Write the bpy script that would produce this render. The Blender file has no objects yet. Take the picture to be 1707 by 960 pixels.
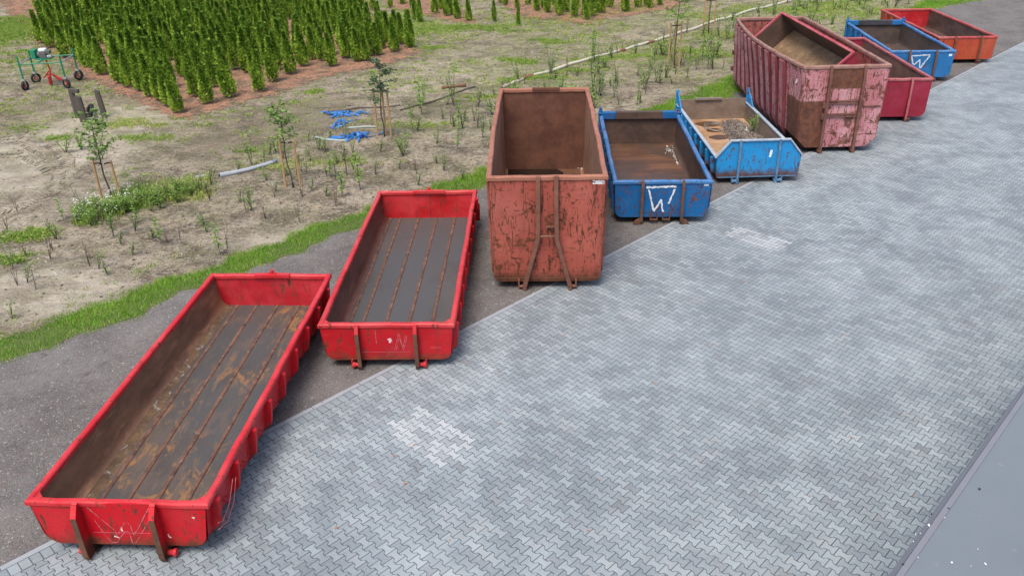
import bpy, math, random
import numpy as np
from mathutils import Vector, Matrix, Euler
R = math.radians
random.seed(7); rng = np.random.default_rng(7)
scn = bpy.context.scene
col = scn.collection

# ------------------------------------------------------------------ camera
CAM_H, PITCH, ROLL, FPX = 8.487, 0.48116, -0.0244, 1401.5
cd = bpy.data.cameras.new('camera'); cam = bpy.data.objects.new('camera', cd); col.objects.link(cam)
cd.sensor_width = 36; cd.lens = FPX/1707*36; cd.clip_end = 2000; cd.clip_start = 0.1
cam.matrix_world = Matrix.Translation((0, 0, CAM_H)) @ Matrix.Rotation(math.pi/2-PITCH, 4, 'X') @ Matrix.Rotation(ROLL, 4, 'Z')
scn.camera = cam
# ------------------------------------------------------------------ light (overcast, soft high sun)
w = bpy.data.worlds.new('World'); scn.world = w; w.use_nodes = True
SUN_EL, SUN_AZ = 63, 202          # azimuth clockwise from +Y
nt = w.node_tree; sk = nt.nodes.new('ShaderNodeTexSky'); sk.sky_type = 'NISHITA'; sk.sun_disc = False
sk.sun_elevation = R(SUN_EL); sk.sun_rotation = R(SUN_AZ); sk.air_density = 1.0; sk.dust_density = 3.0; sk.ozone_density = 0.6
bg = nt.nodes['Background']; nt.links.new(sk.outputs[0], bg.inputs[0]); bg.inputs[1].default_value = 0.15
sd = bpy.data.lights.new('sun', 'SUN'); so = bpy.data.objects.new('sun', sd); col.objects.link(so)
sd.energy = 1.9; sd.angle = R(24); sd.color = (1, 0.96, 0.9)
az, el = R(SUN_AZ), R(SUN_EL)
sdir = Vector((math.sin(az)*math.cos(el), math.cos(az)*math.cos(el), math.sin(el)))
so.rotation_euler = sdir.to_track_quat('Z', 'Y').to_euler()
scn.view_settings.view_transform = 'Standard'; scn.view_settings.look = 'None'
scn.view_settings.exposure = 0.62; scn.view_settings.gamma = 1

# ------------------------------------------------------------------ surveying: photograph pixel -> point on the level z
def at(px, py, z=0.0):
    x = (px-853.5)/FPX; y = -(py-480)/FPX
    cr, sr = math.cos(ROLL), math.sin(ROLL); x, y = cr*x-sr*y, sr*x+cr*y
    c, s = math.cos(PITCH), math.sin(PITCH)
    d = (x, c+y*s, -s+y*c); t = (z-CAM_H)/d[2]
    return Vector((d[0]*t, d[1]*t, z))
def project(v):
    X = Vector((v[0], v[1], v[2]-CAM_H)); c, s = math.cos(PITCH), math.sin(PITCH)
    zz = X.y*c-X.z*s; x = X.x; y = X.y*s+X.z*c
    cr, sr = math.cos(ROLL), math.sin(ROLL); x, y = cr*x+sr*y, -sr*x+cr*y
    return 853.5+FPX*x/zz, 480-FPX*y/zz

# ------------------------------------------------------------------ object helpers
def tag(o, label=None, cat=None, group=None, kind=None):
    if label: o['label'] = label
    if cat: o['category'] = cat
    if group: o['group'] = group
    if kind: o['kind'] = kind
    return o
def empty(name, loc=(0, 0, 0), rz=0, label=None, cat=None, group=None):
    o = bpy.data.objects.new(name, None); col.objects.link(o); o.location = loc; o.rotation_euler = (0, 0, rz)
    o.empty_display_size = .2
    return tag(o, label, cat, group)
def copy_tree(o, parent=None):
    c = o.copy(); col.objects.link(c)
    if parent: c.parent = parent
    for ch in list(o.children): copy_tree(ch, c)
    return c
class MB:
    def __init__(s): s.v = []; s.f = []; s.m = []; s.t = []
    def add(s, vs, fs, mat=0, tone=0.5):
        o = len(s.v); s.v += [tuple(v) for v in vs]
        for f in fs: s.f.append(tuple(i+o for i in f)); s.m.append(mat); s.t.append(tone)
    def box(s, lo, hi, mat=0, tone=.5):
        x0, y0, z0 = lo; x1, y1, z1 = hi
        vs = [(x0,y0,z0),(x1,y0,z0),(x1,y1,z0),(x0,y1,z0),(x0,y0,z1),(x1,y0,z1),(x1,y1,z1),(x0,y1,z1)]
        s.add(vs, [(3,2,1,0),(4,5,6,7),(0,1,5,4),(1,2,6,5),(2,3,7,6),(3,0,4,7)], mat, tone)
    def obox(s, c, ux, uy, uz, mat=0, tone=.5):
        c, ux, uy, uz = map(Vector, (c, ux, uy, uz))
        vs = [c-ux-uy-uz, c+ux-uy-uz, c+ux+uy-uz, c-ux+uy-uz, c-ux-uy+uz, c+ux-uy+uz, c+ux+uy+uz, c-ux+uy+uz]
        s.add(vs, [(3,2,1,0),(4,5,6,7),(0,1,5,4),(1,2,6,5),(2,3,7,6),(3,0,4,7)], mat, tone)
    def prism(s, poly, axis, a, b, mat=0, mcaps=None, tone=.5):
        # poly: list of 2D points; axis 'x': (y,z) ; 'y': (x,z) ; 'z': (x,y)
        def P(p, q):
            return {'x': (q, p[0], p[1]), 'y': (p[0], q, p[1]), 'z': (p[0], p[1], q)}[axis]
        n = len(poly); vs = [P(p, a) for p in poly]+[P(p, b) for p in poly]
        s.add(vs, [(i, (i+1) % n, n+(i+1) % n, n+i) for i in range(n)], mat, tone)
        mc = mat if mcaps is None else mcaps
        s.add(vs, [tuple(range(n))[::-1], tuple(range(n, 2*n))], mc, tone)
    def tube(s, pts, r, seg=8, mat=0, caps=True, tone=.5):
        pts = [Vector(p) for p in pts]; n = len(pts); rings = []
        rs = r if isinstance(r, (list, tuple)) else [r]*n
        prev = None
        for i, p in enumerate(pts):
            d = (pts[min(i+1, n-1)]-pts[max(i-1, 0)]).normalized()
            if prev is None:
                a = d.orthogonal().normalized()
            else:
                a = (prev-d*prev.dot(d)).normalized()
            prev = a; b = d.cross(a)
            rings.append([p+(a*math.cos(t)+b*math.sin(t))*rs[i] for t in [2*math.pi*k/seg for k in range(seg)]])
        vs = [v for rg in rings for v in rg]; fs = []
        for i in range(n-1):
            for k in range(seg):
                k2 = (k+1) % seg; fs.append((i*seg+k, i*seg+k2, (i+1)*seg+k2, (i+1)*seg+k))
        if caps: fs += [tuple(range(seg))[::-1], tuple((n-1)*seg+k for k in range(seg))]
        s.add(vs, fs, mat, tone)
    def build(s, name, mats, parent=None, bevel=0, smooth=False, loc=None, seg=2):
        me = bpy.data.meshes.new(name); me.from_pydata(s.v, [], s.f)
        if not isinstance(mats, (list, tuple)): mats = [mats]
        for m in mats: me.materials.append(m)
        me.polygons.foreach_set('material_index', s.m)
        if smooth: me.polygons.foreach_set('use_smooth', [True]*len(s.f))
        a = me.attributes.new('tone', 'FLOAT', 'FACE'); a.data.foreach_set('value', s.t)
        me.update()
        bm = None
        o = bpy.data.objects.new(name, me); col.objects.link(o)
        if parent: o.parent = parent
        if loc is not None: o.location = loc
        if bevel:
            md = o.modifiers.new('bevel', 'BEVEL'); md.width = bevel; md.segments = seg; md.limit_method = 'ANGLE'; md.angle_limit = R(35)
            md.harden_normals = False
        return o
def fast(name, V, F, T, mats, parent=None, loc=None, MI=None):
    """V (n,3) F (m,3) triangles, T tones"""
    me = bpy.data.meshes.new(name); V = np.asarray(V, dtype=np.float32); F = np.asarray(F, dtype=np.int32)
    me.vertices.add(len(V)); me.vertices.foreach_set('co', V.ravel())
    me.loops.add(F.size); me.loops.foreach_set('vertex_index', F.ravel())
    me.polygons.add(len(F)); me.polygons.foreach_set('loop_start', np.arange(0, F.size, 3, dtype=np.int32))
    if not isinstance(mats, (list, tuple)): mats = [mats]
    for m in mats: me.materials.append(m)
    if MI is not None: me.polygons.foreach_set('material_index', np.asarray(MI, dtype=np.int32))
    a = me.attributes.new('tone', 'FLOAT', 'FACE'); a.data.foreach_set('value', np.asarray(T, dtype=np.float32))
    me.update(calc_edges=True); me.validate()
    o = bpy.data.objects.new(name, me); col.objects.link(o)
    if parent: o.parent = parent
    if loc is not None: o.location = loc
    return o

# ------------------------------------------------------------------ material helpers
class NT:
    def __init__(s, name, rough=.7, spec=.4, metal=0):
        s.m = bpy.data.materials.new(name); s.m.use_nodes = True; s.t = s.m.node_tree
        s.b = s.t.nodes['Principled BSDF']; s.b.inputs['Roughness'].default_value = rough
        s.b.inputs['Specular IOR Level'].default_value = spec; s.b.inputs['Metallic'].default_value = metal
        s._tc = None
    def setin(s, sock, v):
        if isinstance(v, bpy.types.NodeSocket): s.t.links.new(v, sock)
        elif isinstance(v, (tuple, list)) and sock.type == 'RGBA' and len(v) == 3: sock.default_value = (*v, 1)
        else: sock.default_value = v
    @property
    def obj(s):
        if s._tc is None: s._tc = s.t.nodes.new('ShaderNodeTexCoord')
        return s._tc.outputs['Object']
    def math(s, op, a, b=0.0, c=None, clamp=False):
        n = s.t.nodes.new('ShaderNodeMath'); n.operation = op; n.use_clamp = clamp
        s.setin(n.inputs[0], a); s.setin(n.inputs[1], b)
        if c is not None: s.setin(n.inputs[2], c)
        return n.outputs[0]
    def mix(s, f, a, b, typ='MIX'):
        n = s.t.nodes.new('ShaderNodeMix'); n.data_type = 'RGBA'; n.blend_type = typ
        s.setin(n.inputs[0], f); s.setin(n.inputs[6], a); s.setin(n.inputs[7], b); return n.outputs[2]
    def map(s, v=None, scale=(1,1,1), loc=(0,0,0), rot=(0,0,0)):
        n = s.t.nodes.new('ShaderNodeMapping'); s.setin(n.inputs[0], v or s.obj)
        n.inputs['Scale'].default_value = scale; n.inputs['Location'].default_value = loc; n.inputs['Rotation'].default_value = rot
        return n.outputs[0]
    def noise(s, scale, detail=4, rough=.55, v=None, dist=0):
        n = s.t.nodes.new('ShaderNodeTexNoise'); s.setin(n.inputs['Vector'], v or s.obj)
        n.inputs['Scale'].default_value = scale; n.inputs['Detail'].default_value = detail; n.inputs['Roughness'].default_value = rough
        n.inputs['Distortion'].default_value = dist
        return n.outputs[0]
    def voro(s, scale, v=None, out='Color', feature='F1'):
        n = s.t.nodes.new('ShaderNodeTexVoronoi'); s.setin(n.inputs['Vector'], v or s.obj); n.inputs['Scale'].default_value = scale
        n.feature = feature
        return n.outputs[out]
    def white(s, v, out=0):
        n = s.t.nodes.new('ShaderNodeTexWhiteNoise'); s.setin(n.inputs['Vector'], v); return n.outputs[out]
    def ramp(s, f, a, b, lo=0., hi=1.):
        n = s.t.nodes.new('ShaderNodeMapRange'); n.interpolation_type = 'SMOOTHSTEP'
        s.setin(n.inputs[0], f); n.inputs[1].default_value = a; n.inputs[2].default_value = b; n.inputs[3].default_value = lo; n.inputs[4].default_value = hi
        return n.outputs[0]
    def cramp(s, f, stops):
        n = s.t.nodes.new('ShaderNodeValToRGB'); s.setin(n.inputs[0], f); e = n.color_ramp.elements
        while len(e) < len(stops): e.new(.5)
        for k, (p, c) in enumerate(stops): e[k].position = p; e[k].color = (*c, 1)
        return n.outputs[0]
    def sep(s, v=None):
        n = s.t.nodes.new('ShaderNodeSeparateXYZ'); s.setin(n.inputs[0], v or s.obj); return n.outputs
    def comb(s, x, y, z=0.0):
        n = s.t.nodes.new('ShaderNodeCombineXYZ')
        for k, q in enumerate((x, y, z)): s.setin(n.inputs[k], q)
        return n.outputs[0]
    def attr(s, name='tone'):
        n = s.t.nodes.new('ShaderNodeAttribute'); n.attribute_name = name; return n.outputs['Fac']
    def bump(s, h, strength=.3, dist=.01):
        n = s.t.nodes.new('ShaderNodeBump'); s.setin(n.inputs['Height'], h); n.inputs['Strength'].default_value = strength; n.inputs['Distance'].default_value = dist
        s.t.links.new(n.outputs[0], s.b.inputs['Normal'])
    def color(s, c): s.setin(s.b.inputs['Base Color'], c)
    def rough(s, r): s.setin(s.b.inputs['Roughness'], r)
    def inbox(s, lo, hi, wob=0.08, nscale=5):
        """soft-edged region of the thing's own coordinates"""
        wv = s.math('MULTIPLY', s.math('SUBTRACT', s.noise(nscale, 5, .65), .5), wob*2)
        x, y, z = s.sep()
        out = None
        for q, a, b in ((x, lo[0], hi[0]), (y, lo[1], hi[1]), (z, lo[2], hi[2])):
            qq = s.math('ADD', q, wv)
            for e, sg in ((a, 1), (b, -1)):
                if abs(e) > 50: continue
                k = s.ramp(qq, e-.02, e+.02) if sg == 1 else s.math('SUBTRACT', 1, s.ramp(qq, e-.02, e+.02))
                out = k if out is None else s.math('MULTIPLY', out, k)
        return out

RUST_D = (.055, .024, .014); RUST_M = (.16, .062, .028); RUST_L = (.30, .13, .05)
def paint(name, base, amt=.35, streak=.4, fade=None, rough=.45, boxes=(), seed=0, low=0.0, chips=.5, rustmul=1.0):
    """old container paint: tone drift, vertical scrapes, chips and rust"""
    n = NT(name, rough+.05, .25)
    o = n.map(loc=(seed*3.7, seed*1.3, seed*2.1))
    fade = fade or tuple(min(1, c*1.25+.03) for c in base)
    c = n.mix(n.ramp(n.noise(1.3, 5, .6, o), .35, .7), base, fade)
    c = n.mix(n.math('MULTIPLY', n.ramp(n.noise(3.2, 8, .7, o), .5, .75), .35), c, tuple(q*.55 for q in base))
    dirt = n.ramp(n.noise(1.0, 6, .65, n.map(o, (5, 5, .9))), .5, .8)
    c = n.mix(n.math('MULTIPLY', dirt, streak*.85), c, (.06, .03, .024))
    big = n.noise(2.2, 9, .68, o, .6)
    scr = n.noise(1.0, 7, .6, n.map(o, (14, 14, 2.6)), 1.2)
    scr2 = n.noise(1.0, 6, .62, n.map(o, (3.0, 3.0, 13), rot=(0, .35, 0)), 1.0)
    hi = .665-.22*amt
    m1 = n.ramp(big, hi+.03, hi+.075)
    m2 = n.ramp(scr, .65-.14*amt, .67-.14*amt)
    m3 = n.ramp(scr2, .69-.13*amt, .71-.13*amt)
    mk = n.math('MAXIMUM', m1, n.math('MAXIMUM', m2, m3))
    mk = n.math('MULTIPLY', mk, n.ramp(n.noise(9, 7, .75, o), .34, .52, .25, 1))
    # pale scuffs where paint has been rubbed and chalky faded areas
    sc = n.math('MAXIMUM', n.ramp(n.noise(1.0, 7, .7, n.map(o, (3, 3, 16), rot=(.2, .5, 0)), 1.0), .66, .69), n.ramp(n.noise(1.0, 7, .7, n.map(o, (11, 11, 2), rot=(0, -.3, 0)), 1.0), .68, .71))
    c = n.mix(n.math('MULTIPLY', sc, .45), c, tuple(min(.8, q*1.15+.16) for q in base))
    c = n.mix(n.math('MULTIPLY', n.ramp(n.noise(.9, 6, .6, n.map(o, loc=(4, 4, 4))), .48, .70), .30), c, tuple(min(.7, q*.9+.05) for q in base))
    small = n.ramp(n.noise(17, 5, .6, o), .70-.1*amt, .72-.1*amt)
    mk = n.math('MAXIMUM', mk, n.math('MULTIPLY', small, chips*2, clamp=True))
    if low > 0:
        z = n.sep()[2]
        lm = n.math('MULTIPLY', n.ramp(n.math('SUBTRACT', z, n.math('MULTIPLY', n.noise(4, 7, .7, o), .5)), low-.1, low-.35), 1)
        mk = n.math('MAXIMUM', mk, lm)
    for lo, hi_ in boxes: mk = n.math('MAXIMUM', mk, n.inbox(lo, hi_))
    rc = n.mix(n.ramp(n.noise(6, 8, .7, o), .3, .7), tuple(q*rustmul for q in RUST_D), tuple(q*rustmul for q in RUST_M))
    c = n.mix(n.math('MULTIPLY', mk, .93), c, rc)
    n.color(c); n.rough(n.math('ADD', rough, n.math('MULTIPLY', mk, .35)))
    h = n.math('SUBTRACT', n.math('MULTIPLY', n.noise(1.6, 3, .5, o), 1.6), n.math('MULTIPLY', mk, .10))
    n.bump(h, .5, .03)
    return n.m
def rusty(name, a=RUST_D, b=RUST_M, l=RUST_L, amt=.4, rough=.75, seed=0, wet=None, stretch=(1, 1, 1), scale=1.6, pale=None, paleamt=0):
    n = NT(name, rough, .35)
    o = n.map(loc=(seed*5.1, seed*2.3, seed), scale=stretch)
    c = n.mix(n.ramp(n.noise(scale, 9, .68, o), .3, .7), a, b)
    c = n.mix(n.math('MULTIPLY', n.ramp(n.noise(scale*2.3, 8, .7, o, .5), .62-.2*amt, .85-.2*amt), amt*1.6, clamp=True), c, l)
    fine = n.noise(40, 4, .7, o)
    c = n.mix(n.math('MULTIPLY', n.ramp(fine, .5, .75), .35), c, tuple(q*.4 for q in a))
    if pale: c = n.mix(n.math('MULTIPLY', n.ramp(n.noise(scale*1.7, 9, .75, o, .8), .60-.1*paleamt, .66-.1*paleamt), .85), c, pale)
    r = n.math('ADD', rough-.15, n.math('MULTIPLY', fine, .3))
    if wet:
        wm = n.ramp(n.noise(wet[0], 4, .5, n.map(loc=(seed*1.7, 0, 0))), .42, .55)
        c = n.mix(n.math('MULTIPLY', wm, wet[1]), c, wet[2]); r = n.math('SUBTRACT', r, n.math('MULTIPLY', wm, .10))
    n.color(c); n.rough(r); n.bump(n.noise(25, 6, .7, o), .35, .01)
    return n.m
def plain(name, c, rough=.6, var=.25, scale=8, bump=.15, metal=0, spec=.4):
    n = NT(name, rough, spec, metal)
    n.color(n.mix(n.noise(scale, 6, .6), tuple(q*(1-var) for q in c), tuple(min(1, q*(1+var)) for q in c)))
    n.bump(n.noise(scale*4, 4, .6), bump, .01); return n.m
def leafmat(name, stops, rough=.6, trans=.25, band=None):
    n = NT(name, rough, .25)
    n.color(n.cramp(n.attr(), stops))
    n.b.inputs['Subsurface Weight'].default_value = 0
    tr = n.t.nodes.new('ShaderNodeBsdfTranslucent'); mx = n.t.nodes.new('ShaderNodeMixShader'); mx.inputs[0].default_value = trans
    cn = n.b.inputs['Base Color'].links[0].from_socket
    n.t.links.new(cn, tr.inputs[0]); n.t.links.new(n.b.outputs[0], mx.inputs[1]); n.t.links.new(tr.outputs[0], mx.inputs[2])
    n.t.links.new(mx.outputs[0], n.t.nodes['Material Output'].inputs[0])
    return n.m

# ================================================================== THE SETTING
# field soil -------------------------------------------------------
def mk_sand():
    n = NT('field_soil', .95, .15)
    reg = n.attr('region'); grn = n.attr('green')
    big = n.noise(.22, 5, .6); mid = n.noise(.9, 8, .68, None, .4); fine = n.noise(7, 8, .72)
    st = n.noise(1.0, 8, .72, n.map(scale=(1.3, 2.1, 1), rot=(0, 0, R(-40))), .8)
    c = n.mix(n.ramp(mid, .40, .60), (.125, .09, .058), (.43, .345, .24))
    c = n.mix(n.math('MULTIPLY', n.ramp(st, .48, .64), .60), c, (.50, .435, .34))
    c = n.mix(n.math('MULTIPLY', n.ramp(fine, .47, .62), .75), c, (.055, .042, .03))
    c = n.mix(n.math('MULTIPLY', n.ramp(n.noise(11, 8, .75, n.map(loc=(9, 2, 5))), .52, .62), .65), c, (.56, .49, .38))
    c = n.mix(n.math('MULTIPLY', n.ramp(n.noise(3.1, 7, .7), .55, .68), .55), c, (.07, .055, .038))
    straw = n.noise(1.0, 5, .7, n.map(scale=(9, 34, 9), rot=(0, 0, R(28))), 1.5)
    c = n.mix(n.math('MULTIPLY', n.ramp(straw, .57, .66), .4), c, (.50, .43, .29))
    f3 = n.noise(30, 8, .78)
    c = n.mix(n.math('MULTIPLY', n.ramp(f3, .50, .62), .55), c, (.60, .52, .40))
    c = n.mix(n.math('MULTIPLY', n.ramp(f3, .50, .40), .55), c, (.055, .042, .03))
    c = n.mix(n.ramp(reg, .5, 1.0, 0, .62), c, n.mix(n.ramp(mid, .35, .65), (.42, .35, .26), (.64, .56, .45)))
    c = n.mix(n.ramp(reg, .5, .0, 0, .55), c, n.mix(n.ramp(fine, .4, .6), (.12, .095, .065), (.24, .195, .13)))
    # damp darker soil and a green film where weeds have started
    c = n.mix(n.math('MULTIPLY', n.ramp(big, .52, .68), .45), c, (.14, .108, .075))
    gr = n.math('MULTIPLY', n.ramp(n.noise(.45, 7, .7, n.map(loc=(13, 4, 0))), .43, .57), n.ramp(n.noise(5, 7, .75), .42, .58))
    y = n.sep()[1]
    gr = n.math('MULTIPLY', gr, n.ramp(y, 24, 44, .3, 1.0))
    gr = n.math('MAXIMUM', gr, n.math('MULTIPLY', grn, n.ramp(n.noise(3.5, 8, .75), .38, .56)), clamp=True)
    c = n.mix(n.math('MULTIPLY', gr, .75), c, (.20, .25, .055))
    n.color(c)
    h = n.math('ADD', n.math('MULTIPLY', mid, 1.2), n.math('MULTIPLY', fine, .35)); h = n.math('ADD', h, n.math('MULTIPLY', st, .7))
    n.bump(h, 1.0, .25); return n.m
M_sand = mk_sand()
me = MB()
# one sheet to the horizon, finer where the photo looks so its relief is real
def hgt(x, y):
    s_ = 0
    for k, (f, a) in enumerate(((.5, .045), (1.3, .025), (3.1, .012))):
        s_ += a*math.sin(f*x*1.7+1.3*k+math.sin(f*y*1.1+k))*math.sin(f*y*1.9-.7*k+math.sin(f*x*.9))
    return s_
KD = Vector((math.cos(R(45.13)), math.sin(R(45.13)), 0)); KN = Vector((KD.y, -KD.x, 0))   # along the kerb; towards the building
K0 = Vector((0, 15.53, 0))
def kerb(u, v, z=0): return K0+KD*u+KN*v+Vector((0, 0, z))       # v>0 on the paving
def strip_v(u):  # edge of tarmac toward the grass (negative v)
    P = [(-60, -4.05), (-8.5, -4.05), (0, -4.2), (5, -4.15), (12, -5.3), (19, -5.9), (24, -6.2), (30, -6.3), (42, -6.25), (90, -6.0)]
    for (a, va), (b, vb) in zip(P, P[1:]):
        if a <= u <= b: return va+(vb-va)*(u-a)/(b-a)
    return P[-1][1]
g = MB(); N = 210
xs = [-300]+[ -44+i*(92/N) for i in range(N+1)]+[300]; ys = [-60]+[6+i*(62/N) for i in range(N+1)]+[900]
for j, yy in enumerate(ys):
    for i, xx in enumerate(xs):
        rel = Vector((xx, yy, 0))-K0; v = rel.dot(KN)
        f = min(1, max(0, (-v-6.6)/1.5)); g.v.append((xx, yy, hgt(xx, yy)*f-0.012 if f > 0 else -0.012))
W_ = len(xs)
for j in range(len(ys)-1):
    for i in range(W_-1):
        g.f.append((j*W_+i, j*W_+i+1, (j+1)*W_+i+1, (j+1)*W_+i)); g.m.append(0); g.t.append(.5)
def splat(name, base, items):
    a = o.data.attributes.new(name, 'FLOAT', 'POINT'); V_ = np.array(g.v)[:, :2]; val = np.full(len(V_), base)
    for px, py, rx, ry, amt in items:
        c_ = at(px, py); d = ((V_[:, 0]-c_.x)/rx)**2+((V_[:, 1]-c_.y)/ry)**2; val = val+amt*np.exp(-d)
    a.data.foreach_set('value', np.clip(val, 0, 1).astype(np.float32))
o = g.build('ground', M_sand, smooth=True); tag(o, kind='structure')
splat('region', .5, [(25, 300, 3.2, 4.2, .6), (70, 260, 2.0, 2.5, .35), (180, 215, 2.6, 3.0, .35), (240, 185, 3, 2.4, .3), (60, 15, 4, 6, .25), (30, 470, 2.0, 1.4, .4), (150, 500, 1.6, .9, .5), (480, 400, 1.6, .8, .5), (700, 330, 1.5, .8, .35), (640, 150, 3, 2.5, .25), (760, 115, 3, 2.5, .25),
    (430, 215, 2.6, 2.0, -.6), (520, 175, 2.5, 2.0, -.45), (110, 290, 1.2, .8, -.6), (330, 255, 2.2, 1.5, -.3), (60, 180, 3, 2, -.35), (860, 160, 3.0, 1.2, -.3), (250, 330, 1.5, .8, -.3), (985, 45, 3, 2, -.3), (40, 330, 1.0, .8, -.4)])
splat('green', 0., [(15, 50, 3.0, 4.0, .9), (690, 45, 2.5, 4, .6), (780, 48, 3.5, 1.6, .6), (850, 100, 3.0, 2.0, .4), (930, 70, 3, 2, .4), (850, 140, 2.5, .9, .6), (960, 115, 3, .8, .5), (1180, 40, 5, 3, .55), (1380, 15, 7, 3, .7), (1120, 95, 4, 1.8, .5), (980, 130, 3.5, 1.2, .4), (700, 210, 2.6, 1.0, .45), (540, 265, 2.6, .8, .45), (240, 330, 1.6, .7, .7), (210, 208, 1.3, .8, .6), (240, 232, 2.0, .6, .5), (70, 210, 2.5, 1.8, .3), (420, 275, 1.6, .8, .3), (1240, 90, 4, 3, .4)])
def gz(x, y):
    v = (Vector((x, y, 0))-K0).dot(KN); f = min(1, max(0, (-v-6.6)/1.5)); return hgt(x, y)*f-.012
def atg(px, py):
    p = at(px, py); p.z = gz(p.x, p.y); return p

# tarmac verge ------------------------------------------------------
def mk_tar():
    n = NT('crushed_asphalt', .93, .2)
    v = n.voro(85); v2 = n.voro(38, n.map(loc=(3, 1, 0)))
    bw = n.sep(v)[0]; bw2 = n.sep(v2)[1]
    c = n.mix(n.ramp(n.noise(.7, 6, .65), .3, .7), (.115, .106, .099), (.185, .172, .160))
    c = n.mix(n.math('MULTIPLY', n.ramp(bw, .55, 1), .55), c, (.26, .23, .205))
    c = n.mix(n.math('MULTIPLY', n.ramp(bw, .35, .0), .6), c, (.035, .03, .03))
    c = n.mix(n.ramp(bw2, .965, .985), c, (.30, .28, .26))
    c = n.mix(n.math('MULTIPLY', n.ramp(bw2, .0, .10, 1, 0), .5), c, (.17, .085, .06))
    c = n.mix(n.math('MULTIPLY', n.ramp(n.noise(2.6, 7, .7), .52, .7), .5), c, (.055, .045, .042))
    n.color(c); n.bump(n.math('ADD', n.voro(60, out='Distance'), n.noise(14, 4)), .8, .012); return n.m
LO = [(-9.83-12, 13.72-12), (-9.83, 13.72), (-8.98, 14.37), (-8.1, 15.13), (-7.28, 16.3), (-5.8, 17.6), (-4.86, 18.73), (-3.71, 19.95), (-1.8, 21.49), (-.64, 22.66), (2, 25.6), (4.52, 28.3), (6.12, 29.7), (8.34, 31.3), (15, 38.8), (24.27, 49.04), (27.49, 51.08), (40, 62)]
LO_U = [(Vector((a, b, 0))-K0).dot(KD) for a, b in LO]; LO_V = [(Vector((a, b, 0))-K0).dot(KN) for a, b in LO]
g = MB(); us = [-40+i*.12 for i in range(1000)]
for u in us:
    e = float(np.interp(u, LO_U, LO_V))-.12+.10*math.sin(u*3.1)+.07*math.sin(u*7.7+1)
    g.v.append(kerb(u, e, -.002)); g.v.append(kerb(u, 0.0, -.002))
for i in range(len(us)-1): g.f.append((2*i, 2*i+1, 2*i+3, 2*i+2)); g.m.append(0); g.t.append(.5)
tag(g.build('verge', mk_tar()), kind='structure')

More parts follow.
